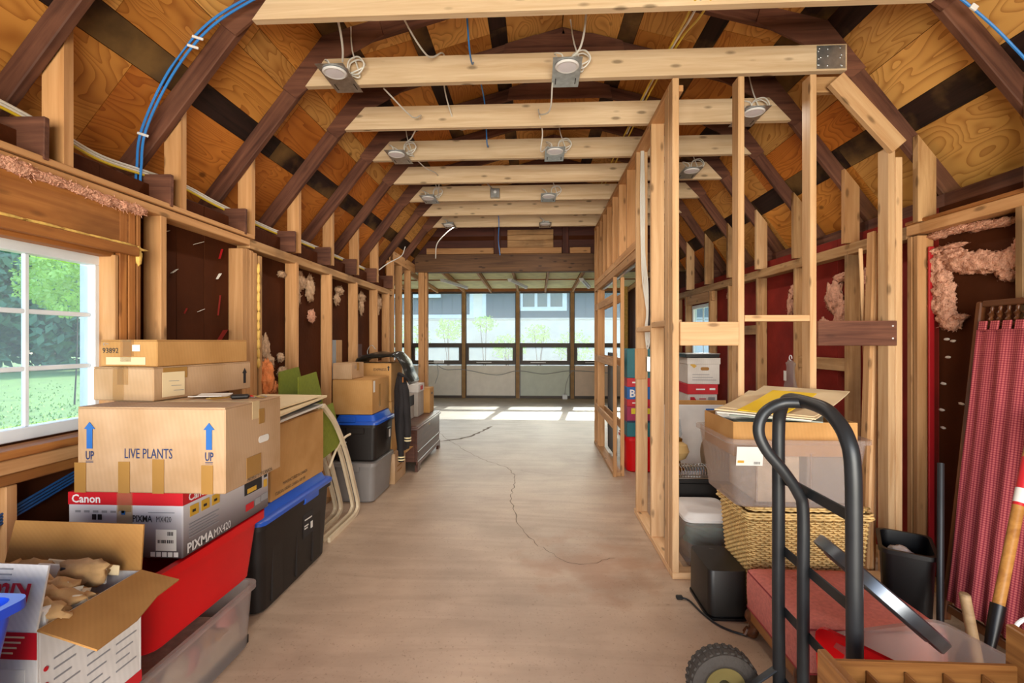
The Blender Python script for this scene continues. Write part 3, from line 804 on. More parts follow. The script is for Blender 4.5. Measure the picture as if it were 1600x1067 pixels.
# ================================================================== OUTSIDE
plain('lawn_green', '#6C8C42', .9, var=.25, scale=3.0)
plain('grass_blade', '#93B25A', .8, var=.3, scale=8)
plain('leaf_sun', '#A8C95E', .6, var=.3, scale=2)
plain('leaf_deep', '#5C8862', .65, var=.35, scale=1)
plain('bark', '#54473C', .9, var=.3)
plain('siding_blue', '#51606C', .6, var=.06)
plain('siding_gap', '#3F4C57', .7)
plain('trim_white', '#D9DFE6', .45)
plain('paint_white', '#E6EBF0', .45)
plain('garden_wall', '#C9C4BC', .85, var=.12, scale=2)
plain('paving', '#BDB8AE', .85, var=.1, scale=2)
plain('dark_glass', '#3C4A52', .1, spec=.8)
plain('fence_grey', '#A8ADAF', .8, var=.15)
plain('roof_grey', '#55504C', .85)

gr = struct('ground_lawn')
raw('turf', [(-70, -40, -.25), (30, -40, -.25), (30, 60, -.25), (-70, 60, -.25)], [(0, 1, 2, 3)], 'lawn_green', gr)
box('paving', -8, 8, 12.15, 17.6, -.25, -.2, 'paving', gr, 0)
# mown grass tufts near the window
v, f = [], []
for i in range(9000):
    x = -3.0 - abs(random.gauss(0, 1)) * 6.0; y = random.uniform(0.5, 4) + (-x) * random.uniform(.3, 1.35)
    h = random.uniform(.03, .07); a = random.uniform(0, 6.28); ww = random.uniform(.01, .03)
    p = Vector((x, y, -.25)); s = Vector((math.cos(a), math.sin(a), 0)) * ww; q = Vector((random.uniform(-.03, .03), random.uniform(-.03, .03), h))
    k = len(v); v += [p - s, p + s, p + q]; f.append((k, k + 1, k + 2))
go = raw('grass', v, f, 'grass_blade'); go['kind'] = 'stuff'; go['label'] = 'sunlit mown grass blades outside the left window'; go['category'] = 'grass'

def leaves(name, c, rx, ry, rz_, n, size, mat, parent, seed):
    rnd = random.Random(seed); v, f = [], []; c = Vector(c)
    for i in range(n):
        while True:
            p = Vector((rnd.uniform(-1, 1), rnd.uniform(-1, 1), rnd.uniform(-1, 1)))
            if .25 < p.length < 1 and p.length > rnd.random() ** .5 * .8: break
        k = 1 + .45 * mnoise.noise(p * 2.3 + Vector((seed, 0, 0)))
        p = Vector((p.x * rx, p.y * ry, p.z * rz_)) * k
        a = Vector((rnd.gauss(0, 1), rnd.gauss(0, 1), rnd.gauss(0, 1))).normalized(); b2 = a.orthogonal().normalized()
        s = size * rnd.uniform(.6, 1.3); q = len(v)
        v += [c + p - a * s, c + p + b2 * s * .45, c + p + a * s, c + p - b2 * s * .45]; f.append((q, q + 1, q + 2, q + 3))
    return raw(name, v, f, mat, parent)

def tree(label, x, y, h, rx, mat, n, size, seed, grp='trees beyond the lawn', z0=-.25, crown=None):
    t_ = thing('tree', label, 'tree', (x, y, z0), 0, grp)
    pts = [(0, 0, 0), (.05 * h * .3, 0, h * .3), (0, .1, h * .75)]
    tube('trunk', curve_pts(pts, 5), [(.14 if not crown or h > 5 else .02) * (1 - .05 * i) for i in range(11)], 'bark', t_)
    leaves('crown', (0, 0, crown[0] if crown else h * .55), rx, rx, crown[1] if crown else h * .50, n, size, mat, t_, seed)
    return t_
tree('deep green tree at the lawn edge, leftmost through the left window', -31.5, 25.0, 8.0, 3.0, 'leaf_deep', 4200, .34, 1, crown=(3.9, 4.0))
tree('deep green tree at the lawn edge, second from left through the left window', -28.0, 27.6, 8.5, 2.9, 'leaf_deep', 4200, .34, 2, crown=(4.0, 4.1))
tree('deep green tree at the lawn edge, nearest the white porch post', -23.6, 27.0, 5.2, 2.2, 'leaf_deep', 3200, .28, 3, crown=(2.4, 2.5))
tree('bright sunlit leafy tree in front of the darker trees outside the left window', -11.9, 12.0, 4.2, 1.15, 'leaf_sun', 4200, .065, 5, crown=(3.15, .85))

# white porch post outside the left window
t_ = thing('porch_post', 'white square porch post outside the left window', 'post', (-3.30, 3.475, -.25))
box('shaft', -.055, .055, -.055, .055, .0, 2.9, 'paint_white', t_, .006)
box('base_block', -.08, .08, -.08, .08, 0, .12, 'paint_white', t_, .006); box('cap_block', -.08, .08, -.08, .08, 2.78, 2.9, 'paint_white', t_, .006)
# grey shed seen beside the post
t_ = thing('outbuilding', 'tall blue-grey outbuilding beyond the white porch post', 'building', (-28.5, 34.5, -.25), R(40))
box('walls', -1.5, 1.5, -1.2, 1.2, 0, 6.0, 'siding_blue', t_); prism('roof', [(-1.7, 0), (1.7, 0), (0, .8)], 2.8, Matrix(((1, 0, 0, 0), (0, 0, -1, 0), (0, 1, 0, 6.0), (0, 0, 0, 1))), 'roof_grey', t_)
box('window', -.4, .4, -1.24, -1.19, 3.6, 4.8, 'trim_white', t_); box('corner_trim', 1.44, 1.53, -1.23, -1.14, 0, 6.0, 'trim_white', t_)

# neighbour's house and garden wall behind the glazed porch
t_ = thing('house', 'blue-grey sided neighbouring house with white window trim behind the porch', 'house', (-1.27, 28, -.69))
t_.scale = (1.27, 1, 1.27)
box('wall', -13, 13, 0, 6, 0, 4.0, 'siding_blue', t_)
for i in range(56): box('siding_board', -13 + .464 * i + .01, -13 + .464 * (i + 1) - .01, -.03, 0, 0, 3.98, 'siding_blue', t_, 0)
w_ = box('window', .22, 2.40, -.08, -.02, 3.02, 4.02, 'trim_white', t_)
for a_, b_ in ((.42, .95), (1.08, 1.52), (1.66, 2.2)): box('pane', a_, b_, -.10, -.085, 3.2, 3.9, 'dark_glass', w_, 0)
w_ = box('door', -2.0, -1.25, -.08, -.02, 2.4, 3.95, 'trim_white', t_); box('pane', -1.83, -1.42, -.10, -.085, 2.55, 3.8, 'frost_panel', w_, 0)
box('trim_band', -13, -2.0, -.07, -.02, 2.7, 2.86, 'trim_white', t_); box('soffit', -13, -3.3, -.25, -.02, 3.62, 3.78, 'trim_white', t_)
prism('roof', [(-.6, 0), (6.6, 0), (3, .5)], 27, Matrix(((0, 0, 1, 0), (1, 0, 0, 0), (0, 1, 0, 4.0), (0, 0, 0, 1))), 'roof_grey', t_)
gw = thing('garden_wall', 'pale low garden wall between the porch and the blue-grey house', 'wall', (0, 18.6, -.25))
box('body', -12, 12, 0, .3, 0, 2.46, 'garden_wall', gw, .01); box('coping', -12, 12, -.04, .34, 2.46, 2.54, 'paving', gw, .01)
for i, (x, z, r_, n, mt, lb) in enumerate(((-3.0, 1.9, .5, 420, 'leaf_sun', 'leafy shrub on the garden wall, leftmost behind the porch glass'),
        (-1.75, 2.1, .40, 240, 'leaf_sun', 'loose shrub with upright shoots behind the porch glass, left of centre'),
        (-.95, 1.3, .62, 560, 'leaf_sun', 'low spreading bright shrub behind the second porch window'),
        (.1, 1.75, .45, 300, 'leaf_sun', 'bright shrub behind the third porch window'), (1.3, 1.3, .75, 500, 'leaf_sun', 'bright shrub behind the porch window beside the stud partition'),
        (-4.4, 1.6, .7, 420, 'leaf_sun', 'bright shrub seen between the open studs at the left'))):
    s_ = thing('shrub', lb, 'shrub', (x, 16.8, -.2), 0, 'shrubs behind the porch')
    for k in range(3):
        a = random.uniform(0, 6.28)
        tube('stem', [(0, 0, 0), (.12 * math.cos(a), .12 * math.sin(a), z * .6), (.3 * math.cos(a), .3 * math.sin(a), z + .3)], [.02, .014, .006], 'bark', s_, None, 6)
    leaves('foliage', (0, 0, z + .1), r_, r_, r_ * .7, n, .06, mt, s_, 30 + i)
# ================================================================== LIGHT FITTINGS, CABLES, INSULATION
def fitting(x, jy, label, coil=1, zdrop=0.0):
    t_ = thing('ceiling_light', label, 'ceiling light', (x, jy, JZ0 - .0025), 0, 'recessed light fittings on mounting plates')
    pl_ = box('mounting_plate', -.08, .08, -.235, .08, -.0015, .0, 'galvanised', t_, 0)
    for sx in (-.058, .058): box('slot', sx - .003, sx + .003, -.02, .045, -.0025, -.0016, 'cable_black', pl_, 0)
    lathe('trim_ring', [(.066, -.004), (.068, -.009), (.06, -.015), (.05, -.013)], 'white_plastic', t_, Matrix.Translation((0, -.155, 0)), 28, False, False)
    lathe('lens', [(.0, -.0125), (.03, -.0128), (.052, -.0125), (.05, -.002)], 'lens_white', t_, Matrix.Translation((0, -.155, 0)), 28, False, False)
    box('junction_box', -.045, .055, -.10, -.01, .0, .05, 'galvanised', t_, .003)
    pts = [(-.02, -.155, .0), (-.03, -.17, .05), (-.07, -.12, .085), (-.02, -.06, .07), (.0, -.05, .05)]
    tube('lead_wire', curve_pts(pts, 6), .004, 'cable_white', t_, None, 6)
    if coil:
        ln = [(.04, -.05, .04)]
        for k in range(10):
            a = k * 1.25; ln.append((.085 + .05 * math.cos(a) * (1 + .1 * k / 6), -.05 + .02 * math.sin(a * .7), .085 + .05 * math.sin(a)))
        ln += [(.05, -.02, .2), (.03, .01, .36)] if coil > 0 else []
        tube('supply_cable', curve_pts(ln, 6), .0045, 'cable_white', t_, None, 6)
    ld = bpy.data.lights.new('lamp_glow', 'AREA'); ld.shape = 'DISK'; ld.size = .09; ld.energy = 6.0; ld.color = (1, .93, .83); ld.spread = R(150)
    lo = bpy.data.objects.new('lamp_glow', ld); C.objects.link(lo); lo.parent = t_; lo.location = (0, -.155, -.018)
    return t_
fitting(-1.145, JY[1], 'recessed light on a metal plate at the left end of the nearest fully seen joist')
fitting(.175, JY[1], 'recessed light on a bright metal plate at the middle of the nearest fully seen joist')
fitting(1.46, JY[2], 'recessed light half hidden by the front stud, right end of the third joist')
fitting(-1.14, JY[3], 'recessed light on a metal plate at the left end of the fourth joist')
fitting(.155, JY[3], 'recessed light on a metal plate at the middle of the fourth joist')
fitting(1.40, JY[4] - .1, 'recessed light seen between the partition studs, right of the fifth joist')
fitting(-1.15, JY[5], 'recessed light on a metal plate at the left end of the sixth joist', 1)
fitting(.135, JY[5], 'recessed light on a metal plate at the middle of the sixth joist', 1)
fitting(-1.147, JY[7], 'recessed light at the left end of the farthest joist', 0)
fitting(.125, JY[7], 'recessed light at the middle of the farthest joist', 0)
t_ = thing('junction_box', 'small metal junction box hanging on the sixth joist between two lights', 'junction box', (-.44, JY[5] - .03, 2.945))
box('body', -.05, .05, -.03, .03, 0, .10, 'galvanised', t_, .004); lathe('knockout', [(.016, 0), (.016, .003), (.004, .004)], 'white_metal', t_, Matrix.Translation((0, -.03, .06)) @ Matrix.Rotation(R(90), 4, 'X'), 12)
tube('cable', curve_pts([(-.02, 0, .09), (-.06, .02, .14), (-.11, .02, .2), (-.12, 0, .32)], 5), .006, 'cable_grey', t_, None, 6)

def cable(name, ctrl, r, mat, label, cat='cable', grp=None, n=8):
    o = tube(name, curve_pts(ctrl, n), r, mat, None, None, 7)
    return tag(o, label, cat, grp)
# blue network cable pair clipped to the first left rafter
t_ = thing('network_cable', 'pair of blue cables clipped along the nearest left rafter', 'cable', (0, 0, 0))
for dx, dz in ((0, 0), (.022, -.012)):
    tube('cable', curve_pts([(-1.915 + dx, 2.27, 2.05), (-1.92 + dx, 2.25, 2.137), (-1.913 + dx, 2.245, 2.223), (-1.885 + dx, 2.24, 2.40), (-1.754 + dx, 2.24, 2.671 + dz), (-1.585 + dx, 2.24, 2.875 + dz), (-1.39 + dx, 2.24, 3.00 + dz), (-1.15 + dx, 2.25, 3.10), (-.9, 2.3, 3.16)], 8), .0058, 'cable_blue', t_, None, 7)
for p in ((-1.89, 2.236, 2.385), (-1.615, 2.23, 2.835), (-1.64, 2.232, 2.795)):
    board('cable_clip', (p[0] - .012, p[1], p[2]), (p[0] + .042, p[1], p[2] - .018), .008, .012, (0, 1, 0), 'white_plastic', t_, .002)
t_ = thing('network_cable', 'single blue cable on the nearest right rafter, upper right corner', 'cable')
tube('cable', curve_pts([(1.55, 2.25, 3.14), (1.72, 2.245, 3.02), (1.851, 2.24, 2.916), (1.906, 2.24, 2.871), (2.001, 2.24, 2.783), (2.082, 2.24, 2.696), (2.19, 2.25, 2.58), (2.3, 2.26, 2.4)], 8), .006, 'cable_blue', t_, None, 7)
board('cable_clip', (1.93, 2.232, 2.865), (1.915, 2.232, 2.845), .03, .01, (1, 0, 0), 'white_plastic', t_, .002)
cable('network_cable', [(-.345, 2.35, 3.45), (-.349, 2.4, 3.2), (-.361, 2.6, 3.02), (-.37, 2.80, 3.0), (-.37, 3.0, 3.1), (-.37, 3.5, 3.12), (-.39, 3.9, 2.97), (-.40, 4.2, 3.1)], .005, 'cable_blue', 'thin blue cable dropping between joists left of the ridge')
cable('network_cable', [(-.50, 6.2, 3.2), (-.48, 6.35, 2.95), (-.50, 6.5, 2.75), (-.48, 6.55, 2.55)], .005, 'cable_blue', 'short blue cable end hanging in front of the dark gable')
cable('yellow_cable', [(.82, 1.6, 3.0), (.80, 2.3, 2.955), (.823, 2.80, 3.10), (.79, 3.4, 3.11), (.78, 4.1, 3.11), (.76, 5.2, 3.11), (.74, 6.4, 3.1)], .006, 'cable_yellow', 'yellow cable running over the joists along the stud partition, right one')
cable('yellow_cable', [(.75, 1.6, 3.0), (.731, 2.3, 2.955), (.786, 2.80, 3.10), (.755, 3.4, 3.11), (.74, 4.1, 3.11), (.72, 5.2, 3.11), (.70, 6.4, 3.1)], .006, 'cable_yellow', 'yellow cable running over the joists along the stud partition, left one')
cable('white_cable', [(.775, 1.6, 3.0), (.755, 2.3, 2.955), (.80, 2.80, 3.10), (.77, 3.4, 3.12), (.76, 4.1, 3.12)], .006, 'cable_white', 'white cable between the two yellow cables over the near joists')
cable('white_cable', [(-.72, 2.3, 3.3), (-.70, 2.45, 3.1), (-.62, 2.75, 3.02), (-.56, 2.95, 3.14), (-.62, 3.3, 3.1), (-.58, 3.6, 2.98), (-.5, 3.9, 3.12)], .005, 'cable_white', 'thin white cable crossing the joists left of centre')
cable('white_cable', [(.26, 2.55, 3.4), (.27, 2.62, 3.15), (.25, 2.7, 3.02), (.2, 2.75, 2.98)], .006, 'cable_white', 'white cable hanging down to the middle light of the nearest joist')
cable('white_cable', [(-1.0, 2.3, 3.1), (-1.01, 2.45, 3.02), (-1.05, 2.6, 2.99), (-1.09, 2.7, 2.97)], .006, 'cable_white', 'white cable hanging down to the left light of the nearest joist')
cable('white_cable', [(.10, 2.9, 2.93), (.09, 3.1, 2.86), (.03, 3.25, 2.90), (.02, 3.4, 3.0), (.05, 3.6, 2.93), (.04, 3.75, 2.85), (.1, 3.9, 2.95)], .005, 'cable_white', 'white cable looping along the middle from light to light')
cable('white_cable', [(-.95, 3.0, 2.97), (-.85, 3.3, 2.93), (-.82, 3.45, 3.0), (-.95, 3.7, 2.96), (-1.05, 3.9, 2.97), (-1.0, 4.3, 2.95), (-.95, 4.7, 3.0), (-1.05, 5.2, 2.96)], .005, 'cable_white', 'white cable looping along the left lights')
cable('white_cable', [(-1.08, 6.4, 2.9), (-1.2, 6.5, 2.85), (-1.35, 6.6, 2.72), (-1.4, 6.75, 2.55)], .007, 'cable_white', 'white cable curving down from the farthest left light')
cable('white_cable', [(-1.60, 5.9, 2.55), (-1.62, 5.8, 2.42), (-1.72, 5.6, 2.3), (-1.78, 5.45, 2.2)], .006, 'cable_white', 'white cable down the far left rafter')
for k, (dz, mt, lb) in enumerate(((0, 'cable_white', 'upper'), (-.012, 'cable_white', 'middle'), (-.022, 'cable_yellow', 'lowest'))):
    cable('eave_cable', [(-1.90, .2, 2.24 + dz), (-1.9, 1.4, 2.25 + dz), (-1.9, 1.807, 2.227 + dz), (-1.9, 2.03, 2.20 + dz), (-1.9, 2.253, 2.215 + dz), (-1.9, 2.53, 2.235 + dz), (-1.9, 2.849, 2.215 + dz), (-1.9, 3.4, 2.20 + dz), (-1.9, 4.1, 2.21 + dz), (-1.9, 5.8, 2.2 + dz)], .0055, mt, lb + ' of the cables strung behind the left top plate')
# bundle down the partition stud
t_ = thing('cable_bundle', 'bundle of white cables down the partition stud ending in a loop', 'cable', (0, 0, 0))
for k in range(4):
    o_ = .010 * k; z1 = (1.33, 1.36, 1.40, 1.38)[k]
    tube('cable', curve_pts([(PX + .035 + o_ * .6, 3.885, 2.89), (PX + .03 + o_, 3.88, 2.5), (PX + .035 + o_ * .8, 3.875, 2.1), (PX + .045 + o_ * 1.2, 3.87, 1.85), (PX + .075 + o_ * .3, 3.87, 1.62), (PX + .06 + o_ * .5, 3.86, 1.48), (PX + .075 + o_ * .4, 3.855, z1), (PX + .09, 3.85, z1 + .06), (PX + .08, 3.86, 1.5)], 8), .0055, 'cable_white', t_, None, 6)
box('switch_box', PX + .068, PX + .125, 3.84, 3.885, 1.15, 1.27, 'galvanised', t_, .004)
# porch fittings
for i, (x, y, lb) in enumerate(((-1.72, 9.9, 'left'), (-.40, 9.9, 'middle'), (.98, 9.9, 'right'))):
    t_ = thing('porch_light', 'white fluorescent strip on the porch ceiling, %s of three' % lb, 'ceiling light', (x, y, pz(y) - .150), R(-12), 'strip lights on the porch ceiling')
    box('housing', -.045, .045, -.5, .9, 0, .03, 'white_metal', t_, .004); tube('tube', [(0, -.48, -.015), (0, .88, -.015)], .014, 'light_strip', t_)
    box('end_cap', -.03, .03, -.5, -.47, -.032, 0, 'white_plastic', t_, .003); box('end_cap', -.03, .03, .87, .9, -.032, 0, 'white_plastic', t_, .003)
cable('porch_cable', [(-2.46, 11.80, .85), (-2.2, 11.80, .70), (-1.747, 11.78, .70), (-.964, 11.8, .57), (-.434, 11.78, .675), (.2, 11.8, .60), (.88, 11.78, .68), (1.9, 11.8, .62)], .008, 'cable_grey', 'grey cable sagging along the porch window wall')
t_ = thing('socket_box', 'white socket box on the porch floor with a thin cord', 'socket', (.70, 11.72, 0))
box('body', -.06, .06, -.03, .03, 0, .12, 'white_plastic', t_, .01); tube('cord', curve_pts([(0, 0, .12), (.03, .02, .35), (.12, .06, .6), (.18, .06, .66)], 6), .005, 'cable_grey', t_, None, 6)
t_ = thing('power_strip', 'white plug adaptor hanging at the left porch window sill', 'plug', (-2.35, 11.72, .86))
box('body', -.12, .12, -.04, .04, 0, .07, 'white_plastic', t_, .01); tube('cord', curve_pts([(-.05, 0, 0), (-.02, .02, -.25), (-.1, .03, -.5)], 6), .006, 'cable_grey', t_, None, 6)
# blue cables under the left window
for k in range(4):
    cable('blue_cable', [(XL - .03, 1.25, .70 + .012 * k), (XL - .02, 1.5, .76 + .01 * k), (XL - .03, 1.65, .79 + .012 * k), (XL - .04, 1.85, .84 + .012 * k), (XL - .05, 2.0, .87 + .012 * k)], .0045, 'cable_blue_shaded',
          ('lowest', 'second lowest', 'second highest', 'highest')[k] + ' of four blue cables under the left window')

# torn insulation (parts of the walls)
sd_ = [0]
def tuft(par, c, sx, sy, sz, mat='pink_wool', rough=.5, sub=4):
    sd_[0] += 1
    return blob('insulation_tuft', c, sx, sy, sz, mat, par, rough * .8, 2.2, sub, sd_[0], .16, 160 if mat in ('pink_wool', 'orange_wool', 'beige_wool') and sub > 3 else 0)
for y, z, sy, sz in ((1.30, 1.985, .09, .016), (1.45, 1.986, .10, .022), (1.58, 1.984, .08, .024), (1.70, 1.982, .09, .018), (1.81, 1.978, .09, .017), (1.92, 1.974, .08, .022), (2.02, 1.972, .07, .019), (2.09, 1.976, .04, .02)):
    tuft(wl, (XL + .002, y, z), .018, sy, sz)
for y, z in ((1.0, 1.82), (1.2, 1.815), (1.4, 1.812), (1.55, 1.811), (1.68, 1.811), (1.80, 1.810), (1.9, 1.810), (2.0, 1.810), (2.07, 1.80)):
    tuft(wl, (XL + .004, y, z), .01, .075, .007, 'foam_yellow', .3, 3)
tuft(wl, (XL - .0, 2.098, 1.77), .012, .014, .045, 'foam_yellow', .3, 3)
for y, z, sy, sz, mt in ((3.74, 1.86, .10, .07, 'foam_yellow'), (3.92, 1.82, .07, .10, 'pink_wool'), (3.70, 1.74, .03, .10, 'foam_yellow'), (3.95, 1.60, .05, .05, 'pink_wool'), (3.25, 1.32, .05, .10, 'amber_w'), (3.30, 1.24, .06, .05, 'amber_w'), (3.47, 1.88, .04, .02, 'pink_wool'),
        (3.46, 1.27, .03, .03, 'foam_yellow'), (3.48, 1.16, .05, .04, 'foam_yellow'), (4.52, 1.87, .08, .04, 'amber_w'), (4.46, 1.78, .05, .05, 'amber_w'), (5.12, 1.86, .10, .05, 'foam_yellow'), (5.1, 1.76, .05, .08, 'foam_yellow'), (5.68, 1.85, .09, .08, 'pink_wool'), (5.62, 1.75, .04, .06, 'pink_wool')):
    tuft(wl, (XS + .012, y, z), .02, sy, sz, 'beige_wool' if mt in ('amber_w', 'foam_yellow') else ('beige_wool' if z > 1.7 and mt == 'pink_wool' else mt))
tuft(wl, (XL + .005, 3.13, 1.14), .04, .05, .12, 'orange_wool'); tuft(wl, (XL + .01, 3.19, 1.06), .03, .06, .06, 'orange_wool')
for z in [1.25 + .06 * k for k in range(11)]:
    tuft(wl, (XL + .0, 3.042, z), .012, .012, .035, 'foam_yellow', .4, 2)
for y, z, sy, sz, mt in ((2.60, 1.93, .03, .012, 'frost_panel'), (2.79, 1.905, .008, .03, 'red_paint'), (2.77, 1.77, .012, .018, 'frost_panel'), (2.775, 1.60, .006, .06, 'red_sheathing'), (2.79, 1.42, .03, .035, 'red_sheathing'), (2.62, 1.56, .02, .008, 'frost_panel'), (2.5, 1.55, .006, .015, 'red_sheathing'), (2.36, 1.94, .02, .008, 'frost_panel'), (2.42, 1.75, .015, .012, 'frost_panel')):
    board('paper_scrap', (XS + .006, y - sy, z - sz), (XS + .012, y + sy, z + sz), min(sy, sz) * 1.6, .002, (1, 0, .3), mt, wl, 0)
# right: the long torn batt on the brown panel and tufts between red studs
XB = 2.29
for y, z, sy, sz in ((2.86, 1.99, .10, .02), (2.76, 2.0, .10, .025), (2.64, 1.985, .10, .022), (2.52, 1.975, .10, .02),
        (2.87, 1.83, .06, .06), (2.80, 1.86, .09, .04), (2.74, 1.82, .10, .05), (2.66, 1.80, .10, .055), (2.58, 1.79, .10, .05), (2.50, 1.77, .08, .06), (2.43, 1.80, .05, .07),
        (2.86, 1.75, .07, .07), (2.84, 1.67, .07, .07), (2.85, 1.60, .08, .06), (2.82, 1.54, .06, .06), (2.79, 1.49, .06, .045), (2.73, 1.52, .03, .015), (2.88, 1.90, .05, .02), (2.79, 1.91, .09, .012), (2.47, 1.71, .05, .03)):
    tuft(wr, (XR(y) + .075, y, z), .03, sy, sz)
for y, z, sy, sz in ((3.44, 1.83, .03, .06), (3.40, 1.72, .04, .09), (3.36, 1.58, .06, .10), (3.42, 1.48, .05, .05), (3.7, 1.86, .08, .03), (3.78, 1.72, .10, .12), (3.7, 1.58, .08, .10), (3.9, 1.5, .06, .07), (4.3, 1.82, .05, .06), (4.35, 1.7, .04, .1), (5.5, 1.93, .02, .07), (5.55, 1.9, .03, .04)):
    tuft(wr, (XR(y) + .085, y, z), .02, sy, sz)
for y, z in ((2.84, 1.40), (2.80, 1.39), (2.83, 1.30), (2.6, 1.2), (2.75, 1.05), (2.86, 1.15), (2.87, 1.0), (2.86, .9)):
    tuft(wr, (XR(y) + .092, y, z), .004, .02, .008, 'frost_panel', .4, 2)
# ================================================================== THINGS ALONG THE LEFT WALL
def card(name, col, dark, rough=.8):
    m, t, b = new_mat(name); N, L = t.nodes, t.links
    tc = N.new('ShaderNodeTexCoord'); mp = N.new('ShaderNodeMapping'); mp.inputs['Scale'].default_value = (1, 1, .15)
    L.new(tc.outputs['Object'], mp.inputs[0])
    wv = N.new('ShaderNodeTexWave'); wv.inputs['Scale'].default_value = 38; wv.bands_direction = 'DIAGONAL'; wv.inputs['Distortion'].default_value = .6
    L.new(mp.outputs[0], wv.inputs['Vector'])
    nz = N.new('ShaderNodeTexNoise'); nz.inputs['Scale'].default_value = 5; nz.inputs['Detail'].default_value = 6; L.new(tc.outputs['Object'], nz.inputs['Vector'])
    rp = N.new('ShaderNodeValToRGB'); e = rp.color_ramp.elements
    e[0].position = .3; e[0].color = lin(dark); e[1].position = .62; e[1].color = lin(col)
    L.new(nz.outputs[0], rp.inputs[0])
    mx = N.new('ShaderNodeMixRGB'); mx.blend_type = 'MULTIPLY'; mx.inputs[0].default_value = .05
    L.new(rp.outputs[0], mx.inputs[1]); L.new(wv.outputs[0], mx.inputs[2]); L.new(mx.outputs[0], b.inputs['Base Color'])
    b.inputs['Roughness'].default_value = rough; b.inputs['Specular IOR Level'].default_value = .2
    return m
card('cardboard', '#BE8F58', '#AB7C46'); card('cardboard_pale', '#BC9A78', '#A9855F'); card('cardboard_in', '#A87A44', '#946836')
card('cardboard_white', '#D8D2CC', '#C9C2BB'); card('cardboard_grey', '#B5AAA0', '#A2978C')
plain('print_black', '#1B191C', .6); plain('print_navy', '#22335F', .6); plain('print_blue', '#1F5FA6', .6); plain('print_red', '#BE1420', .5)
plain('print_white', '#E6E3E0', .5); plain('print_grey', '#8C8A8C', .6); plain('label_white', '#DDD8D0', .6); plain('label_beige', '#D9BE94', .7)
plain('tape_brown', '#A2783F', .25, spec=.6); plain('tape_pale', '#C9AF86', .25, spec=.6); plain('photo_amber', '#C89A2E', .5)
plain('red_plastic', '#D30C14', .4, var=.05, spec=.25); plain('blue_plastic', '#1C4FB0', .3, var=.05, spec=.5); plain('bright_blue_plastic', '#1E46C8', .3, var=.05)
plain('black_plastic', '#1E1815', .5, var=.1, spec=.35); plain('grey_plastic', '#7A7470', .4, var=.05, spec=.5)
plain('cream_metal', '#D3BFA0', .4, var=.08); plain('olive_sling', '#77801E', .75, var=.1, scale=40, bump=.2, bscale=200)
plain('black_vinyl', '#1C1D1B', .28, var=.2, bump=.3, bscale=25, spec=.6); plain('black_cloth', '#1A1516', .85, var=.2, bump=.4, bscale=80); plain('cuff_cream', '#D8C79A', .8)
plain('kraft_paper', '#B48D5E', .85, var=.2, scale=20, bump=.3); plain('newsprint', '#CDBFA8', .85, var=.2, scale=25, bump=.3); plain('foam_white', '#E0DDD8', .8)
plain('paper_cream', '#E0C9A0', .8, var=.05); plain('paper_white', '#DDD6CB', .8, var=.05); plain('portfolio_black', '#2A2523', .6)
plain('gold_metal', '#C9A45A', .3, .8)
# printer carton: white above fading through grey to near black at the foot (its own print)
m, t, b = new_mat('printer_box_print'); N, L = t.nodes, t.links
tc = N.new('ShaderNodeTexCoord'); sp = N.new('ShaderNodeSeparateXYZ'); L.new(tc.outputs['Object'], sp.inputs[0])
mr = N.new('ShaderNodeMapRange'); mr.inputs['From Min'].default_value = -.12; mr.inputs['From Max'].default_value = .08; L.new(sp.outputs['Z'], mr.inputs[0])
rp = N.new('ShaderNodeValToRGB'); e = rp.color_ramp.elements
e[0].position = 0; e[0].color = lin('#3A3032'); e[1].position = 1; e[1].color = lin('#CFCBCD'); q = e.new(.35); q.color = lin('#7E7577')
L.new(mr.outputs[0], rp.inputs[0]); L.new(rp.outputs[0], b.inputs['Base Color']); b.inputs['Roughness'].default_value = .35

def carton(name, label, x0, x1, y0, y1, z0, z1, mat='cardboard', tape='tape_pale', rz=0.0, cat='box', grp=None, tape_axis='y'):
    """closed corrugated carton: body, two top flaps meeting at a seam, a strip of tape"""
    w_, d_, h_ = x1 - x0, y1 - y0, z1 - z0
    t_ = thing(name, label, cat, ((x0 + x1) / 2, (y0 + y1) / 2, z0), rz, grp)
    box('body', -w_ / 2, w_ / 2, -d_ / 2, d_ / 2, 0, h_ - .0045, mat, t_, .004)
    if tape_axis == 'y':
        box('flap', -w_ / 2 + .001, -.0015, -d_ / 2 + .001, d_ / 2 - .001, h_ - .0042, h_, mat, t_, .001)
        box('flap', .0015, w_ / 2 - .001, -d_ / 2 + .001, d_ / 2 - .001, h_ - .0042, h_, mat, t_, .001)
        if tape:
            box('tape', -.025, .025, -d_ / 2 - .001, d_ / 2 + .001, h_, h_ + .0006, tape, t_, 0)
            box('tape', -.025, .025, -d_ / 2 - .0014, -d_ / 2 - .0004, h_ - min(.07, h_ * .6), h_, tape, t_, 0)
    else:
        box('flap', -w_ / 2 + .001, w_ / 2 - .001, -d_ / 2 + .001, -.0015, h_ - .0042, h_, mat, t_, .001)
        box('flap', -w_ / 2 + .001, w_ / 2 - .001, .0015, d_ / 2 - .001, h_ - .0042, h_, mat, t_, .001)
        if tape:
            box('tape', -w_ / 2 - .001, w_ / 2 + .001, -.025, .025, h_, h_ + .0006, tape, t_, 0)
            box('tape', w_ / 2 + .0004, w_ / 2 + .0014, -.025, .025, h_ - min(.07, h_ * .6), h_, tape, t_, 0)
    return t_, w_, d_, h_
def front_M(w_, d_, x=0, z=0): return face_M((x, -d_ / 2 - .0022, z), (1, 0, 0), (0, 0, 1))
def side_M(w_, d_, y=0, z=0): return face_M((w_ / 2 + .0022, y, z), (0, 1, 0), (0, 0, 1))

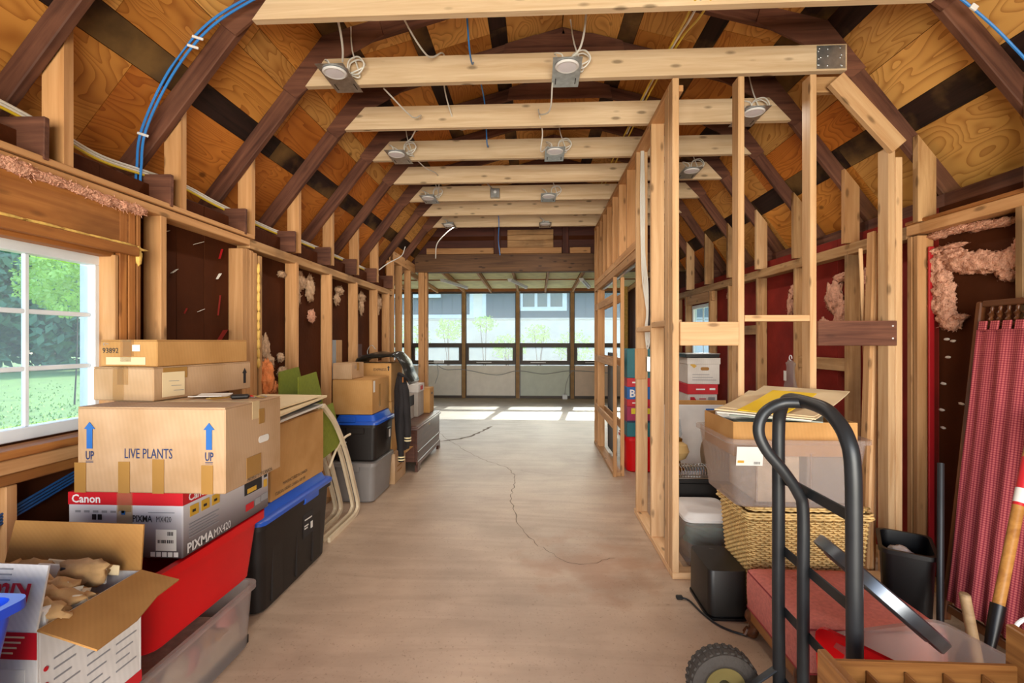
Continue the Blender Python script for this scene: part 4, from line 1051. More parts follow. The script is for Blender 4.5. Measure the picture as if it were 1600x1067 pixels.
def tote_body(t_, w_, d_, h_, taper, r, mat, th=.005, rim=.014, lip=.03, ribs=0, z0=0.0, floor_th=.006):
    L_ = []
    def lp(k, z, grow=0.0): return [(x, y, z0 + z) for x, y in rr(w_ * k + 2 * grow, d_ * k + 2 * grow, r)]
    k0 = 1 - taper
    kf = lambda z: k0 + taper * z / h_
    L_ = [lp(k0, 0, -.012), lp(kf(.012), .012), lp(kf(h_ - lip), h_ - lip), lp(1, h_ - lip, rim * .2), lp(1, h_ - lip, rim), lp(1, h_, rim), lp(1, h_, -th), lp(kf(floor_th), floor_th, -th)]
    return loft('body', L_, mat, t_)
def tote_lid(t_, w_, d_, r, z, mat, h_=.05, rim=.016, raise_=.035):
    def lp(g, zz): return [(x, y, zz) for x, y in rr(w_ + 2 * g, d_ + 2 * g, r)]
    o = loft('lid', [lp(rim - .004, z - .018), lp(rim + .004, z - .018), lp(rim + .004, z), lp(rim - .002, z + .006), lp(-.012, z + .010), lp(-.03, z + .010 + raise_), lp(-.06, z + .012 + raise_), lp(-.075, z + .004 + raise_)], mat, t_)
    return o

# --- long clear bin on the floor, red tote on it
t_ = thing('clear_bin', 'long clear plastic bin with floral cloth inside, under the red tote', 'storage bin', (-1.517, 1.835, 0))
tote_body(t_, .45, .72, .283, .06, .05, 'clear_plastic_strong', .004, .012, .022)
box('contents', -.19, .19, -.31, .31, .01, .15, 'newsprint', t_, .03)
plain('floral_pink', '#C9837E', .8, var=.4, scale=14)
for k in range(9): blob('cloth_fold', (.165 + random.uniform(-.02, .012), -.27 + .065 * k, random.uniform(.05, .17)), .03, .06, .055, random.choice(['floral_pink', 'newsprint', 'kraft_paper']), t_, .35, 2, 2, 60 + k)
box('base_panel', .2, .206, -.3, .33, .012, .05, 'black_plastic', t_, .002)
t_ = thing('storage_tote', 'red plastic storage tote under the printer box', 'storage tote', (-1.523, 1.925, .286))
tote_body(t_, .425, .70, .298, .12, .06, 'red_plastic', .005, .022, .035)

# --- printer carton
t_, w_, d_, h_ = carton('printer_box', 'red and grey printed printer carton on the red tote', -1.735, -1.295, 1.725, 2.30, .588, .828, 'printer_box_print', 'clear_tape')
box('red_band', -w_ / 2 - .0008, w_ / 2 + .0008, -d_ / 2 - .0008, d_ / 2 + .0008, h_ - .046, h_ + .001, 'print_red', t_, .001)
fm = lambda x, z: front_M(w_, d_, x, z)
sm = lambda y, z: side_M(w_, d_, y, z)
lettering('lettering', 'Canon', .042, fm(-.205, .203), 'print_white', t_, bold=.0009)
lettering('lettering', 'PIXMA', .034, fm(.030, .135), 'print_black', t_, squeeze=.76, bold=.0006); lettering('lettering', 'MX420', .030, fm(.120, .135), 'print_black', t_, squeeze=.66)
for k in range(6): quad('icon', fm(-.19 + .034 * k, .166), 0, .02, 0, .008, 'print_grey', t_)
for k in range(2): quad('icon', fm(-.125 + .022 * k, .14), 0, .015, 0, .02, 'print_black', t_)
quad('icon', fm(.0 - .012, .160), 0, .014, 0, .014, 'print_blue', t_)
quad('print_line', fm(.09, .168), 0, .10, 0, .003, 'print_grey', t_)
lb_ = quad('barcode_label', fm(.12, .03), 0, .078, 0, .078, 'label_white', t_)
for k in range(9): quad('bar', face_M((.128 + .007 * k, -d_ / 2 - .003, .058), (1, 0, 0), (0, 0, 1)), 0, random.uniform(.002, .005), 0, .012, 'print_black', lb_)
for k in range(4): quad('bar', face_M((.165 + .006 * k, -d_ / 2 - .003, .086), (1, 0, 0), (0, 0, 1)), 0, .003, 0, .014, 'print_black', lb_)
for k in range(5): quad('icon', fm(.10 + .022 * k, .008), 0, .017, 0, .017, 'print_white', t_)
lettering('lettering', 'Canon', .042, sm(-.26, .203), 'print_white', t_, bold=.0009)
lettering('lettering', 'PIXMA', .05, sm(-.268, .012), 'print_white', t_, bold=.0012); lettering('lettering', 'MX420', .045, sm(-.118, .012), 'print_white', t_, squeeze=.82)
for k in range(3):
    q_ = quad('picture', sm(-.252 + .062 * k, .142), 0, .047, 0, .04, 'photo_amber', t_); quad('picture_detail', face_M((w_ / 2 + .003, -.24 + .062 * k, .155), (0, 1, 0), (0, 0, 1)), 0, .018, 0, .01, 'print_black', q_)
for k in range(5): quad('print_line', sm(-.255, .112 - .012 * k), 0, .17 - .02 * (k % 2), 0, .004, 'print_grey', t_)
pr_ = quad('picture', sm(.09, .11), 0, .135, 0, .08, 'print_black', t_); quad('picture_detail', face_M((w_ / 2 + .003, .11, .115), (0, 1, 0), (0, 0, 1)), 0, .07, 0, .02, 'photo_amber', pr_)
quad('picture', sm(.245, .15), 0, .025, 0, .035, 'print_black', t_); quad('picture', sm(.242, .105), 0, .028, 0, .035, 'photo_amber', t_)
quad('badge', sm(.10, .038), 0, .06, 0, .03, 'print_red', t_); quad('badge', sm(.175, .042), 0, .04, 0, .03, 'print_grey', t_); quad('badge', sm(.222, .045), 0, .055, 0, .03, 'print_grey', t_)
box('tape', -.03, .03, -d_ / 2 - .0024, -d_ / 2 - .0012, .12, h_, 'clear_tape', t_, 0)

# --- LIVE PLANTS carton
t_, w_, d_, h_ = carton('plant_box', 'large cardboard carton printed LIVE PLANTS with blue arrows', -1.690, -1.127, 1.715, 2.10, .831, 1.146, 'cardboard_pale', 'tape_pale', tape_axis='x')
fm = lambda x, z: front_M(w_, d_, x, z); sm = lambda y, z: side_M(w_, d_, y, z)
lettering('lettering', 'LIVE PLANTS', .052, fm(-.10, .128), 'print_navy', t_, squeeze=.63)
for x in (-.232, .222):
    prism('arrow', [(-.011, .0), (.011, .0), (.011, .072), (.021, .072), (0, .098), (-.021, .072), (-.011, .072)], .0012, fm(x, .162), 'print_blue', t_)
    lettering('lettering', 'UP', .044, fm(x, .122), 'print_navy', t_, 'CENTER', squeeze=.6, bold=.0008)
    quad('underline', fm(x, .115), -.014, .014, 0, .002, 'print_navy', t_); quad('underline', fm(x, .110), -.014, .014, 0, .0015, 'print_navy', t_)
for x, z1 in ((-.268, .11), (-.10, .115), (.03, .125), (.215, .105)): quad('tape', fm(x, .0), -.022, .022, 0, z1, 'tape_brown', t_)
quad('tape', sm(-.02, .02), -.045, .055, 0, .08, 'tape_brown', t_); quad('tape', sm(.04, .22), -.02, .02, 0, .06, 'tape_brown', t_)
prism('hand_hole', [(p[0], p[1]) for p in rr(.075, .028, .013)], .0012, face_M((w_ / 2 + .0024, .055, .155), (0, 1, 0), (0, 0, 1)), 'label_white', t_)
lettering('lettering', 'PROPERTY OF CANADA', .022, sm(-.06, .006), 'print_black', t_, squeeze=.75)

# --- two flat cartons on top
t_, w_, d_, h_ = carton('flat_box', 'flat cardboard carton with a pale note on its side, below the top one', -1.765, -1.485, 1.872, 2.437, 1.149, 1.284, 'cardboard_pale', 'clear_tape', rz=R(-6))
sm = lambda y, z: side_M(w_, d_, y, z); fm = lambda x, z: front_M(w_, d_, x, z)
quad('tape', sm(-.24, .085), 0, .12, 0, .045, 'tape_brown', t_); nt_ = quad('note', face_M((w_ / 2 + .0036, -.245, .012), (0, 1, 0), (0, 0, 1)), 0, .11, 0, .10, 'paper_cream', t_)
for k in range(3): quad('handwriting', face_M((w_ / 2 + .0048, -.215 + .012 * k, .075 - .02 * k), (0, 1, 0), (0, .1, 1)), 0, .05, 0, .002, 'print_grey', nt_)
prism('arrow', [(-.008, 0), (.008, 0), (.008, .05), (.016, .05), (0, .075), (-.016, .05), (-.008, .05)], .0012, sm(.235, .03), 'print_black', t_)
quad('tape', fm(-.02, 0), -.025, .025, 0, h_, 'clear_tape', t_)
t_, w_, d_, h_ = carton('flat_box', 'topmost flat cardboard carton with handwritten number by the window', -1.748, -1.490, 1.885, 2.42, 1.2855, 1.394, 'cardboard', 'clear_tape', rz=R(-5))
fm = lambda x, z: front_M(w_, d_, x, z)
lettering('handwriting', '93892', .03, fm(-.118, .055), 'print_black', t_); lettering('handwriting', 'c~', .026, fm(-.115, .085), 'print_grey', t_)
quad('label', fm(.02, .062), 0, .035, 0, .026, 'paper_white', t_); quad('label', fm(-.10, .008), 0, .18, 0, .03, 'label_beige', t_); quad('tape', fm(-.01, .02), -.025, .025, 0, h_ - .02, 'clear_tape', t_)

# --- keys on the LIVE PLANTS carton
t_ = thing('key_ring', 'black key fob with keys and a wire loop on the plant carton', 'keys', (-1.24, 1.985, 1.1475), R(30))
box('fob', -.035, .035, -.015, .015, 0, .018, 'black_plastic', t_, .006); tube('wire_loop', curve_pts([(-.035, 0, .008), (-.08, .02, .006), (-.12, .0, .006), (-.09, -.025, .006), (-.04, -.008, .008)], 6), .0025, 'gold_metal', t_, None, 6)
lathe('ring', [(.012, .002), (.014, .004), (.012, .006)], 'galvanised', t_, Matrix.Translation((.05, 0, 0)), 16, False, False)
board('key', (.05, .0, .008), (.10, .012, .003), .016, .003, (0, 1, 0), 'galvanised', t_, .001); board('key', (.05, 0, .01), (.09, -.03, .004), .016, .003, (0, 1, 0), 'gold_metal', t_, .001); box('red_tag', .035, .055, .01, .03, .0, .01, 'red_plastic', t_, .003)

# --- black tote with blue lid, storage carton on it
t_ = thing('storage_tote', 'big black tote with blue lid beside the red tote', 'storage tote', (-1.558, 2.765, 0))
tote_body(t_, .385, .82, .47, .10, .05, 'black_plastic', .005, .014, .03)
tote_lid(t_, .385, .82, .05, .485, 'blue_plastic', raise_=.045)
for y in (-.2, .06, .26): box('wall_step', .170, .186, y - .09, y + .02, .03, .42, 'black_plastic', t_, .006)
st_ = quad('sticker', face_M((.1885, .04, .22), (0, 1, 0), (0, 0, 1)), 0, .13, 0, .14, 'print_black', t_)
for k, (a_, z_, l_) in enumerate(((.02, .10, .09), (.015, .065, .05), (.015, .05, .04))): quad('sticker_text', face_M((.1895, .04 + a_, .22 + z_), (0, 1, 0), (0, .12, 1)), 0, l_, 0, .008, 'label_white', st_)
quad('sticker_code', face_M((.1895, .135, .25), (0, 1, 0), (0, 0, 1)), 0, .025, 0, .04, 'label_white', st_)
box('lid_catch', .188, .212, .02, .2, .43, .475, 'blue_plastic', t_, .006)
t_, w_, d_, h_ = carton('storage_box', 'plain upright cardboard carton standing on the blue lid', -1.755, -1.385, 2.485, 3.115, .542, .945, 'cardboard', None, tape_axis='x')
sm = lambda y, z: side_M(w_, d_, y, z)
lettering('lettering', 'MANUFACTURED IN CANADA', .026, sm(-.20, .058), 'print_black', t_, squeeze=.8); lettering('lettering', 'STORCAN, ORONO, CANADA  K0B 1M0', .026, sm(-.28, .022), 'print_black', t_, squeeze=.72)
# sheets lying on the cartons
def sheet(label, cx, cy, z, w_, d_, th, rz, mat, tilt=0.0, bend=.0, name='folder', n=7):
    v, f = [], []
    for i in range(n + 1):
        s = -.5 + i / n
        zz = bend * (s * s) * 4 + tilt * s * d_
        for x in (-w_ / 2, w_ / 2): v += [(x, s * d_, zz), (x, s * d_, zz + th)]
    for i in range(n):
        a = i * 4; b2 = a + 4
        f += [(a + 1, a + 3, b2 + 3, b2 + 1), (a, b2, b2 + 2, a + 2), (a, a + 1, b2 + 1, b2), (a + 2, b2 + 2, b2 + 3, a + 3)]
    f += [(0, 2, 3, 1), (n * 4, n * 4 + 1, n * 4 + 3, n * 4 + 2)]
    o = raw(name, v, f, mat, None, Matrix.Translation((cx, cy, z)) @ Matrix.Rotation(rz, 4, 'Z'))
    return tag(o, label, 'folder' if name == 'folder' else 'paper', 'sheets and folders on the left cartons')
sheet('white torn sheet lowest on the upright carton by the chairs', -1.56, 2.77, .960, .38, .64, .012, R(2), 'paper_white', .03, 0, 'paper')
sheet('black portfolio between pale folders on the upright carton', -1.57, 2.78, .985, .36, .60, .014, R(-2), 'portfolio_black', .05)
sheet('thick cream folder above the black portfolio', -1.56, 2.77, 1.006, .42, .66, .012, R(1), 'paper_cream', .06)
sheet('topmost cream folder on the left, corner reaching the plant carton', -1.58, 2.72, 1.024, .40, .62, .008, R(-5), 'paper_cream', .055)
sheet('loose creased pale sheet at the back of the plant carton', -1.40, 2.035, 1.149, .13, .12, .003, R(12), 'paper_white', .0, .006, 'paper')

# --- folded garden chairs, on edge
def chair(x, dz, dy, label, sl0, sl1):
    t_ = thing('folding_chair', label, 'chair', (x, 0, 0), 0, 'folded garden chairs')
    prof = [(3.20 + dy, .985 + dz), (3.40 + dy, .80), (3.60 + dy, .55), (3.76 + dy, .26), (3.84 + dy, .09), (3.81 + dy, .035), (3.70 + dy, .016), (3.29, .016)]
    for sx in (0, -.045):
        pts = curve_pts([(sx, a, b_) for a, b_ in prof], 7); v, f = [], []
        for i, p in enumerate(pts):
            d = (pts[min(i + 1, len(pts) - 1)] - pts[max(i - 1, 0)]).normalized(); nrm = Vector((0, -d.z, d.y)) * .017
            for ex in (-.010, .010): v += [p + nrm + Vector((ex, 0, 0)), p - nrm + Vector((ex, 0, 0))]
            if i:
                a = (i - 1) * 4; b2 = i * 4
                f += [(a, a + 1, b2 + 1, b2), (a + 2, b2 + 2, b2 + 3, a + 3), (a, b2, b2 + 2, a + 2), (a + 1, a + 3, b2 + 3, b2 + 1)]
        f += [(0, 2, 3, 1), (len(v) - 4, len(v) - 3, len(v) - 1, len(v) - 2)]
        raw('frame_bar', v, f, 'cream_metal', t_)
    tube('arm', curve_pts([(-.02, 3.34, .50), (-.02, 3.46, .60), (-.015, 3.60, .66), (-.01, 3.70, .67)], 6), .009, 'cream_metal', t_)
    M = face_M((-.022, 0, 0), (0, 1, 0), (0, 0, 1))
    prism('sling', [(3.14, sl0), (3.52, sl0 + .04), (3.50, sl1 - .20), (3.40, sl1), (3.14, sl1 - .02)], .008, M, 'olive_sling', t_)
    for z in (.60, .635): lathe('rivet', [(.005, 0), (.005, .003), (.001, .004)], 'galvanised', t_, face_M((.0105, 3.565 + dy, z), (0, 1, 0), (0, 0, 1)), 8)
    return t_
chair(-1.425, -.03, 0, 'cream framed folding chair with olive sling, outermost beside the aisle', .58, .95)
chair(-1.545, 0, -.05, 'cream framed folding chair with olive sling, middle of the three', .56, 1.17)
chair(-1.675, 0, -.09, 'cream framed folding chair with olive sling, against the left wall', .56, 1.205)

# --- second pile: grey tote, black tote, cartons
t_ = thing('storage_tote', 'grey plastic tote on the floor under the second black tote', 'storage tote', (-1.562, 4.36, 0))
tote_body(t_, .375, .54, .345, .10, .045, 'grey_plastic', .005, .013, .03); box('lid_plate', -.19, .19, -.27, .27, .340, .347, 'grey_plastic', t_, .002); box('grip', -.06, .06, -.288, -.262, .27, .315, 'grey_plastic', t_, .006)
t_ = thing('storage_tote', 'black tote with blue lid stacked on the grey tote', 'storage tote', (-1.562, 4.38, .350))
tote_body(t_, .38, .52, .325, .08, .04, 'black_plastic', .005, .012, .03); tote_lid(t_, .38, .52, .04, .338, 'blue_plastic', raise_=.05)
box('side_latch', .182, .198, .05, .16, .14, .24, 'black_plastic', t_, .008); quad('label', face_M((.1985, .085, .15), (0, 1, 0), (0, 0, 1)), 0, .045, 0, .07, 'label_white', t_); box('grip', -.07, .09, -.275, -.255, .24, .30, 'black_plastic', t_, .006)
box('lid_catch', -.12, .02, -.288, -.272, .345, .385, 'blue_plastic', t_, .004)
t_, w_, d_, h_ = carton('moving_box', 'cardboard carton with open flaps on the second blue lid', -1.765, -1.415, 4.15, 4.62, .752, 1.055, 'cardboard', None)
sm = lambda y, z: side_M(w_, d_, y, z); quad('label', sm(-.21, .19), 0, .045, 0, .10, 'paper_white', t_); quad('tape', sm(-.06, .05), 0, .05, 0, .2, 'tape_brown', t_)
t_, w_, d_, h_ = carton('small_box', 'small cardboard carton on top of the open-flap carton', -1.768, -1.60, 4.16, 4.46, 1.0575, 1.198, 'cardboard_pale', 'tape_brown', tape_axis='x')
lettering('handwriting', 'Eb', .04, side_M(w_, d_, -.08, .09), 'print_grey', t_)
carton('moving_box', 'brown carton standing on the floor box behind the jacket', -1.76, -1.40, 4.665, 5.03, .30, .80, 'cardboard', 'tape_pale')
t_, w_, d_, h_ = carton('moving_box', 'open cardboard carton under the black garment bag', -1.755, -1.405, 4.67, 5.02, .802, 1.175, 'cardboard', None)
lettering('lettering', 'EXPRESS', .035, front_M(w_, d_, .0, .30), 'print_black', t_); prism('arrow', [(-.006, 0), (.006, 0), (.006, .03), (.014, .03), (0, .05), (-.014, .03), (-.006, .03)], .0012, front_M(w_, d_, .15, .30), 'print_black', t_)
t_, w_, d_, h_ = carton('floor_box', 'old cardboard carton on the floor under the hanging jacket', -1.76, -1.365, 4.66, 5.05, 0, .296, 'cardboard_pale', None)
box('open_flap', w_ / 2, w_ / 2 + .09, -.12, .16, h_ - .004, h_, 'cardboard', t_, .001)
for k in range(3): quad('print_line', side_M(w_, d_, -.12, .10 + .05 * k), 0, .16, 0, .012, 'cardboard_in', t_)
# garment bag draped over the pile
t_ = thing('garment_bag', 'shiny black garment bag draped over the cartons by the open studs', 'bag', (0, 4.85, 0))
prof = [(-1.755, 1.182), (-1.70, 1.215), (-1.55, 1.235), (-1.42, 1.240), (-1.355, 1.225), (-1.30, 1.15), (-1.26, 1.05), (-1.228, .965)]
pts = curve_pts([(a, 0, b_) for a, b_ in prof], 5); loops = []
for i, p in enumerate(pts):
    d = (pts[min(i + 1, len(pts) - 1)] - pts[max(i - 1, 0)]).normalized(); nrm = Vector((-d.z, 0, d.x))
    hw = .18 + .012 * math.sin(i * .9); th = .045 + .006 * math.sin(i * .8) if 0 < i < len(pts) - 1 else .015
    loops.append([p + nrm * (th * math.sin(a) * (1 + .10 * math.sin(i * .6 + a * 2))) * (1 if math.sin(a) > 0 else .25) + Vector((0, hw * math.cos(a), 0)) for a in [2 * math.pi * k / 18 for k in range(18)]])
loft('cover', loops, 'black_vinyl', t_)
tube('piping', [p + Vector((0, -.185, .012)) for p in pts], .006, 'black_vinyl', t_, None, 6); tube('hanger_hook', curve_pts([(-1.70, 0, 1.23), (-1.70, 0, 1.30), (-1.66, 0, 1.35), (-1.62, 0, 1.31)], 5), .003, 'galvanised', t_, None, 6)
quad('patch', face_M((-1.247, .06, 1.03), (0, 1, 0), (.35, 0, 1)), -.03, .03, -.02, .03, 'kraft_paper', t_, .02)
# jacket
t_ = thing('jacket', 'black jacket with cream striped cuffs hanging from the cartons', 'jacket', (-1.27, 4.60, 0))
loops = []
for i, (z, w_, d_, cx) in enumerate(((1.08, .02, .03, -.03), (1.03, .05, .05, -.02), (.92, .075, .085, -.01), (.75, .085, .10, 0), (.55, .08, .11, .005), (.42, .07, .10, .005), (.36, .06, .09, 0))):
    loops.append([(cx + w_ * math.cos(a) * .85 * (1 + .12 * math.sin(a * 5 + i)), d_ * math.sin(a) * (1 + .08 * math.sin(a * 4)), z) for a in [2 * math.pi * k / 24 for k in range(24)]])
loft('body', loops, 'black_cloth', t_)
for sx, z1, cx in ((1, .44, .062), (-1, .26, .0)):
    s_ = tube('sleeve', curve_pts([(cx * .3, -.05, .98), (cx * .6 + .01, -.075, .80), (cx, -.085, .60), (cx + .01, -.09, z1)], 6), [.03 + .004 * math.sin(i) for i in range(19)], 'black_cloth', t_, None, 12)
    for dz in (.015, .04): lathe('cuff_stripe', [(.0335, 0), (.0345, .006), (.0335, .012)], 'cuff_cream', s_, Matrix.Translation((cx + .01, -.09, z1 + dz)), 12, False, False)
tube('collar', curve_pts([(-.05, .03, 1.06), (-.02, -.04, 1.08), (.03, -.03, 1.05), (.04, .03, 1.02)], 5), .016, 'black_cloth', t_, None, 8)
box('tag', .015, .022, -.078, -.05, 1.0, 1.05, 'amber_pine', t_, .002)

# --- cedar chest with boxes on it
t_ = thing('cedar_chest', 'dark polished wooden blanket chest on the left by the open studs', 'chest', (-1.505, 5.72, 0))
W_, D_ = .49, 1.20
board('front_panel', (W_ / 2 - .012, -D_ / 2, .27), (W_ / 2 - .012, D_ / 2, .27), .34, .024, (0, 0, 1), 'cedar_dark', t_); board('back_panel', (-W_ / 2 + .012, -D_ / 2, .27), (-W_ / 2 + .012, D_ / 2, .27), .34, .024, (0, 0, 1), 'cedar_dark', t_)
for s in (-1, 1): board('end_panel', (-W_ / 2 + .024, s * (D_ / 2 - .012), .27), (W_ / 2 - .024, s * (D_ / 2 - .012), .27), .34, .024, (0, 0, 1), 'cedar_dark', t_)
board('plinth', (W_ / 2 - .0, -D_ / 2 - .01, .085), (W_ / 2 - .0, D_ / 2 + .01, .085), .05, .02, (0, 0, 1), 'cedar_dark', t_); board('waist_moulding', (W_ / 2 + .003, -D_ / 2, .205), (W_ / 2 + .003, D_ / 2, .205), .016, .012, (0, 0, 1), 'cedar_dark', t_)
for s in (-1, 1):
    prism('bracket_foot', [(0, 0), (.12, 0), (.10, .04), (.17, .06), (.17, .075), (0, .075)] if s < 0 else [(0, 0), (0, .075), (-.17, .075), (-.17, .06), (-.10, .04), (-.12, 0)], .03, face_M((W_ / 2 - .006, s * (D_ / 2 + .01), 0), (0, 1, 0), (0, 0, 1)), 'cedar_dark', t_)
    box('rear_foot', -W_ / 2, -W_ / 2 + .05, s * D_ / 2 - .03 * s - .02, s * D_ / 2 - .03 * s + .02, 0, .1, 'cedar_dark', t_)
loft('lid', [[(x, y, z) for x, y in rr(W_ + 2 * g, D_ + 2 * g, .015, 2)] for g, z in ((.012, .442), (.018, .446), (.018, .462), (.006, .468), (.006, .478), (-.01, .487))], 'cedar_dark', t_)
lathe('keyhole', [(.012, 0), (.012, .003), (.004, .004)], 'gold_metal', t_, face_M((W_ / 2 + .0005, .0, .41), (0, 1, 0), (0, 0, 1)), 12)
t_, w_, d_, h_ = carton('file_box', 'cardboard box with a dark green band on the near end of the chest', -1.70, -1.44, 5.36, 5.70, .4885, .775, 'cardboard_grey', None)
box('green_band', -w_ / 2 - .001, w_ / 2 + .001, -d_ / 2 - .001, d_ / 2 + .001, .15, .27, 'print_black', t_, .001)
t_, w_, d_, h_ = carton('file_box', 'tall pale box with red printing behind the green-banded box', -1.70, -1.40, 5.73, 6.02, .4885, .870, 'cardboard_grey', None)
box('box_lid', -w_ / 2 - .006, w_ / 2 + .006, -d_ / 2 - .006, d_ / 2 + .006, h_ - .09, h_ + .004, 'cardboard_white', t_, .002); quad('red_print', face_M((w_ / 2 + .0075, .0, h_ - .07), (0, 1, 0), (0, 0, 1)), -.05, .08, 0, .05, 'print_red', t_)
t_, w_, d_, h_ = carton('file_box', 'small brown crate with a hand hole at the far end of the chest', -1.62, -1.33, 6.06, 6.30, .4885, .80, 'cardboard', None)
prism('hand_hole', rr(.06, .03, .014), .0012, face_M((w_ / 2 + .002, 0, .24), (0, 1, 0), (0, 0, 1)), 'print_black', t_)

# --- nearest corner: open white appliance carton on a blue tote
t_ = thing('storage_tote', 'low blue tote under the open white carton in the near left corner', 'storage tote', (-1.43, 1.235, 0))
tote_body(t_, .42, .36, .33, .08, .04, 'blue_plastic', .005, .012, .03); box('lid_plate', -.215, .215, -.185, .185, .332, .352, 'blue_plastic', t_, .006)
t_ = thing('appliance_box', 'open white and red appliance carton stuffed with packing paper', 'box', (-1.42, 1.27, .355))
W_, D_, H_ = .44, .31, .335
for nm, a in (('wall', (-W_ / 2, W_ / 2, -D_ / 2, -D_ / 2 + .006)), ('wall', (-W_ / 2, W_ / 2, D_ / 2 - .006, D_ / 2)), ('wall', (-W_ / 2, -W_ / 2 + .006, -D_ / 2 + .006, D_ / 2 - .006)), ('wall', (W_ / 2 - .006, W_ / 2, -D_ / 2 + .006, D_ / 2 - .006))):
    box(nm, *a, 0, H_, 'cardboard_white', t_, .001)
box('base', -W_ / 2 + .006, W_ / 2 - .006, -D_ / 2 + .006, D_ / 2 - .006, 0, .006, 'cardboard_in', t_, .001)
fm = lambda x, z: face_M((x, -D_ / 2 - .001, z), (1, 0, 0), (0, 0, 1)); sm = lambda y, z: face_M((W_ / 2 + .001, y, z), (0, 1, 0), (0, 0, 1))
quad('red_band', fm(0, .265), -W_ / 2, W_ / 2, 0, .065, 'print_red', t_)
for k in range(4): quad('print_line', face_M((.09, -D_ / 2 - .002, .317 - .013 * k), (1, 0, 0), (0, 0, 1)), 0, .10 - .01 * k, 0, .004, 'label_beige', t_)
quad('picture', fm(.0, .05), -W_ / 2 + .01, W_ / 2 - .03, 0, .19, 'label_white', t_)
quad('picture_detail', face_M((.03, -D_ / 2 - .002, .16), (1, 0, 0), (0, 0, 1)), 0, .11, 0, .05, 'print_white', t_); quad('picture_detail', face_M((.03, -D_ / 2 - .002, .125), (1, 0, 0), (0, 0, 1)), 0, .12, 0, .025, 'print_grey', t_); quad('picture_detail', face_M((.06, -D_ / 2 - .003, .13), (1, 0, 0), (0, 0, 1)), 0, .06, 0, .008, 'print_black', t_)
quad('red_foot', sm(0, .0), -D_ / 2, D_ / 2, 0, .035, 'print_red', t_)
for c in range(3):
    for k in range(7): quad('print_line', sm(-.115 + .09 * c, .24 - .026 * k), 0, .07 - .012 * (k % 3), 0, .004, 'print_grey', t_)
for k in range(3): lathe('bullet', [(.006, 0), (.006, .0015)], 'print_red', t_, face_M((W_ / 2 + .001, -.135, .23 - .04 * k), (0, 1, 0), (0, 0, 1)), 10)
def flap(nm, pts, M, m_out): return prism(nm, pts, .005, M, m_out, t_)
# near flap standing up, printed outside and read upside down
fl = flap('flap', [(-W_ / 2, 0), (W_ / 2, 0), (W_ / 2 - .012, .145), (-W_ / 2, .15)], face_M((0, -D_ / 2, H_), (1, 0, 0), (0, .30, 1)), 'cardboard_white')
UD = face_M((.185, -D_ / 2 + .027, H_ + .100), (-1, 0, 0), (0, -.30, -1)); UD.translation += Vector((0, -.0055, 0))
lettering('lettering', 'KitchenAid', .062, UD, 'print_red', fl, bold=.0018)
for k in range(3): quad('print_line', face_M((.03, -D_ / 2 + .0355 - .006 + .0035 * k - .003, H_ + .105 + .012 * k), (1, 0, 0), (0, .3, 1)), -.09, .09, 0, .003, 'print_grey', fl)
flap('flap', [(-W_ / 2, 0), (W_ / 2, 0), (W_ / 2 - .004, .135), (-W_ / 2 + .02, .14)], face_M((0, D_ / 2, H_), (1, 0, 0), (0, .12, 1)), 'cardboard_in')
flap('flap', [(-D_ / 2, 0), (D_ / 2, 0), (D_ / 2 + .02, .11), (D_ / 2 - .07, .115), (-.02, .145), (-D_ / 2 + .01, .15)], face_M((W_ / 2, 0, H_), (0, 1, 0), (1, 0, -.35)), 'cardboard_in')
pk = thing('packing_paper', 'crumpled brown and printed packing paper filling the open white carton', 'packing paper', (-1.42, 1.27, .62))
for k in range(24):
    blob('crumpled_sheet', (random.uniform(-.17, .16), random.uniform(-.10, .10), random.uniform(.03, .10)), random.uniform(.05, .08), random.uniform(.03, .05), random.uniform(.025, .04), ('kraft_paper', 'newsprint', 'kraft_paper', 'kraft_paper', 'newsprint')[k % 5], pk, .55, 2.2, 3, 90 + k, .12)
box('base_fill', -.2, .2, -.135, .135, -.15, .02, 'kraft_paper', pk, .02)
board('foam_block', (.12, -.12, .06), (.20, -.10, .075), .05, .05, (0, 1, 0), 'foam_white', pk, .004)
board('magazine', (-.02, .07, .10), (.17, .09, .085), .05, .008, (0, 0, 1), 'paper_white', pk, .002); board('magazine', (.06, .06, .105), (.12, .068, .10), .03, .010, (0, 0, 1), 'print_black', pk, .002); board('magazine', (-.02, .10, .11), (.19, .11, .09), .03, .006, (0, 0, 1), 'paper_cream', pk, .002)
# blue bin at the frame edge, on a plain carton
carton('support_box', 'plain carton under the bright blue bin in the near left corner', -1.55, -1.12, .62, .98, 0, .55, 'cardboard', 'tape_pale')
t_ = thing('blue_bin', 'bright blue open plastic bin at the left edge of the photo', 'bin', (-1.335, .80, .5515))
tote_body(t_, .52, .34, .30, .18, .03, 'bright_blue_plastic', .005, .012, .02)
# ================================================================== THINGS ON THE RIGHT
plain('truck_steel', '#2E2F31', .42, .4, var=.15, scale=12); plain('tyre', '#3A332D', .8, var=.2, bump=.4, bscale=60); plain('rim_gold', '#9C8A55', .45, .5)
plain('ottoman_red', '#D07C70', .85, var=.12, scale=60, bump=.5, bscale=260, spec=.15); plain('piping_red', '#8C2F33', .8)
plain('wicker', '#D9B676', .55, var=.25, scale=30); plain('wicker_dark', '#A27C44', .8)
plain('speaker_black', '#17130F', .45, var=.1); plain('chrome', '#C8CACC', .15, .95); plain('steel_dark', '#64686D', .32, .8); plain('bin_black', '#0F0E0F', .4)
plain('teal_print', '#1C6A74', .5); plain('magenta_print', '#A01F4E', .5); plain('yellow_print', '#D8C11E', .5); plain('navy_print', '#1E2C4C', .5); plain('yellow_paper', '#E6BE00', .6, var=.04); plain('grey_folder', '#8E9488', .7)
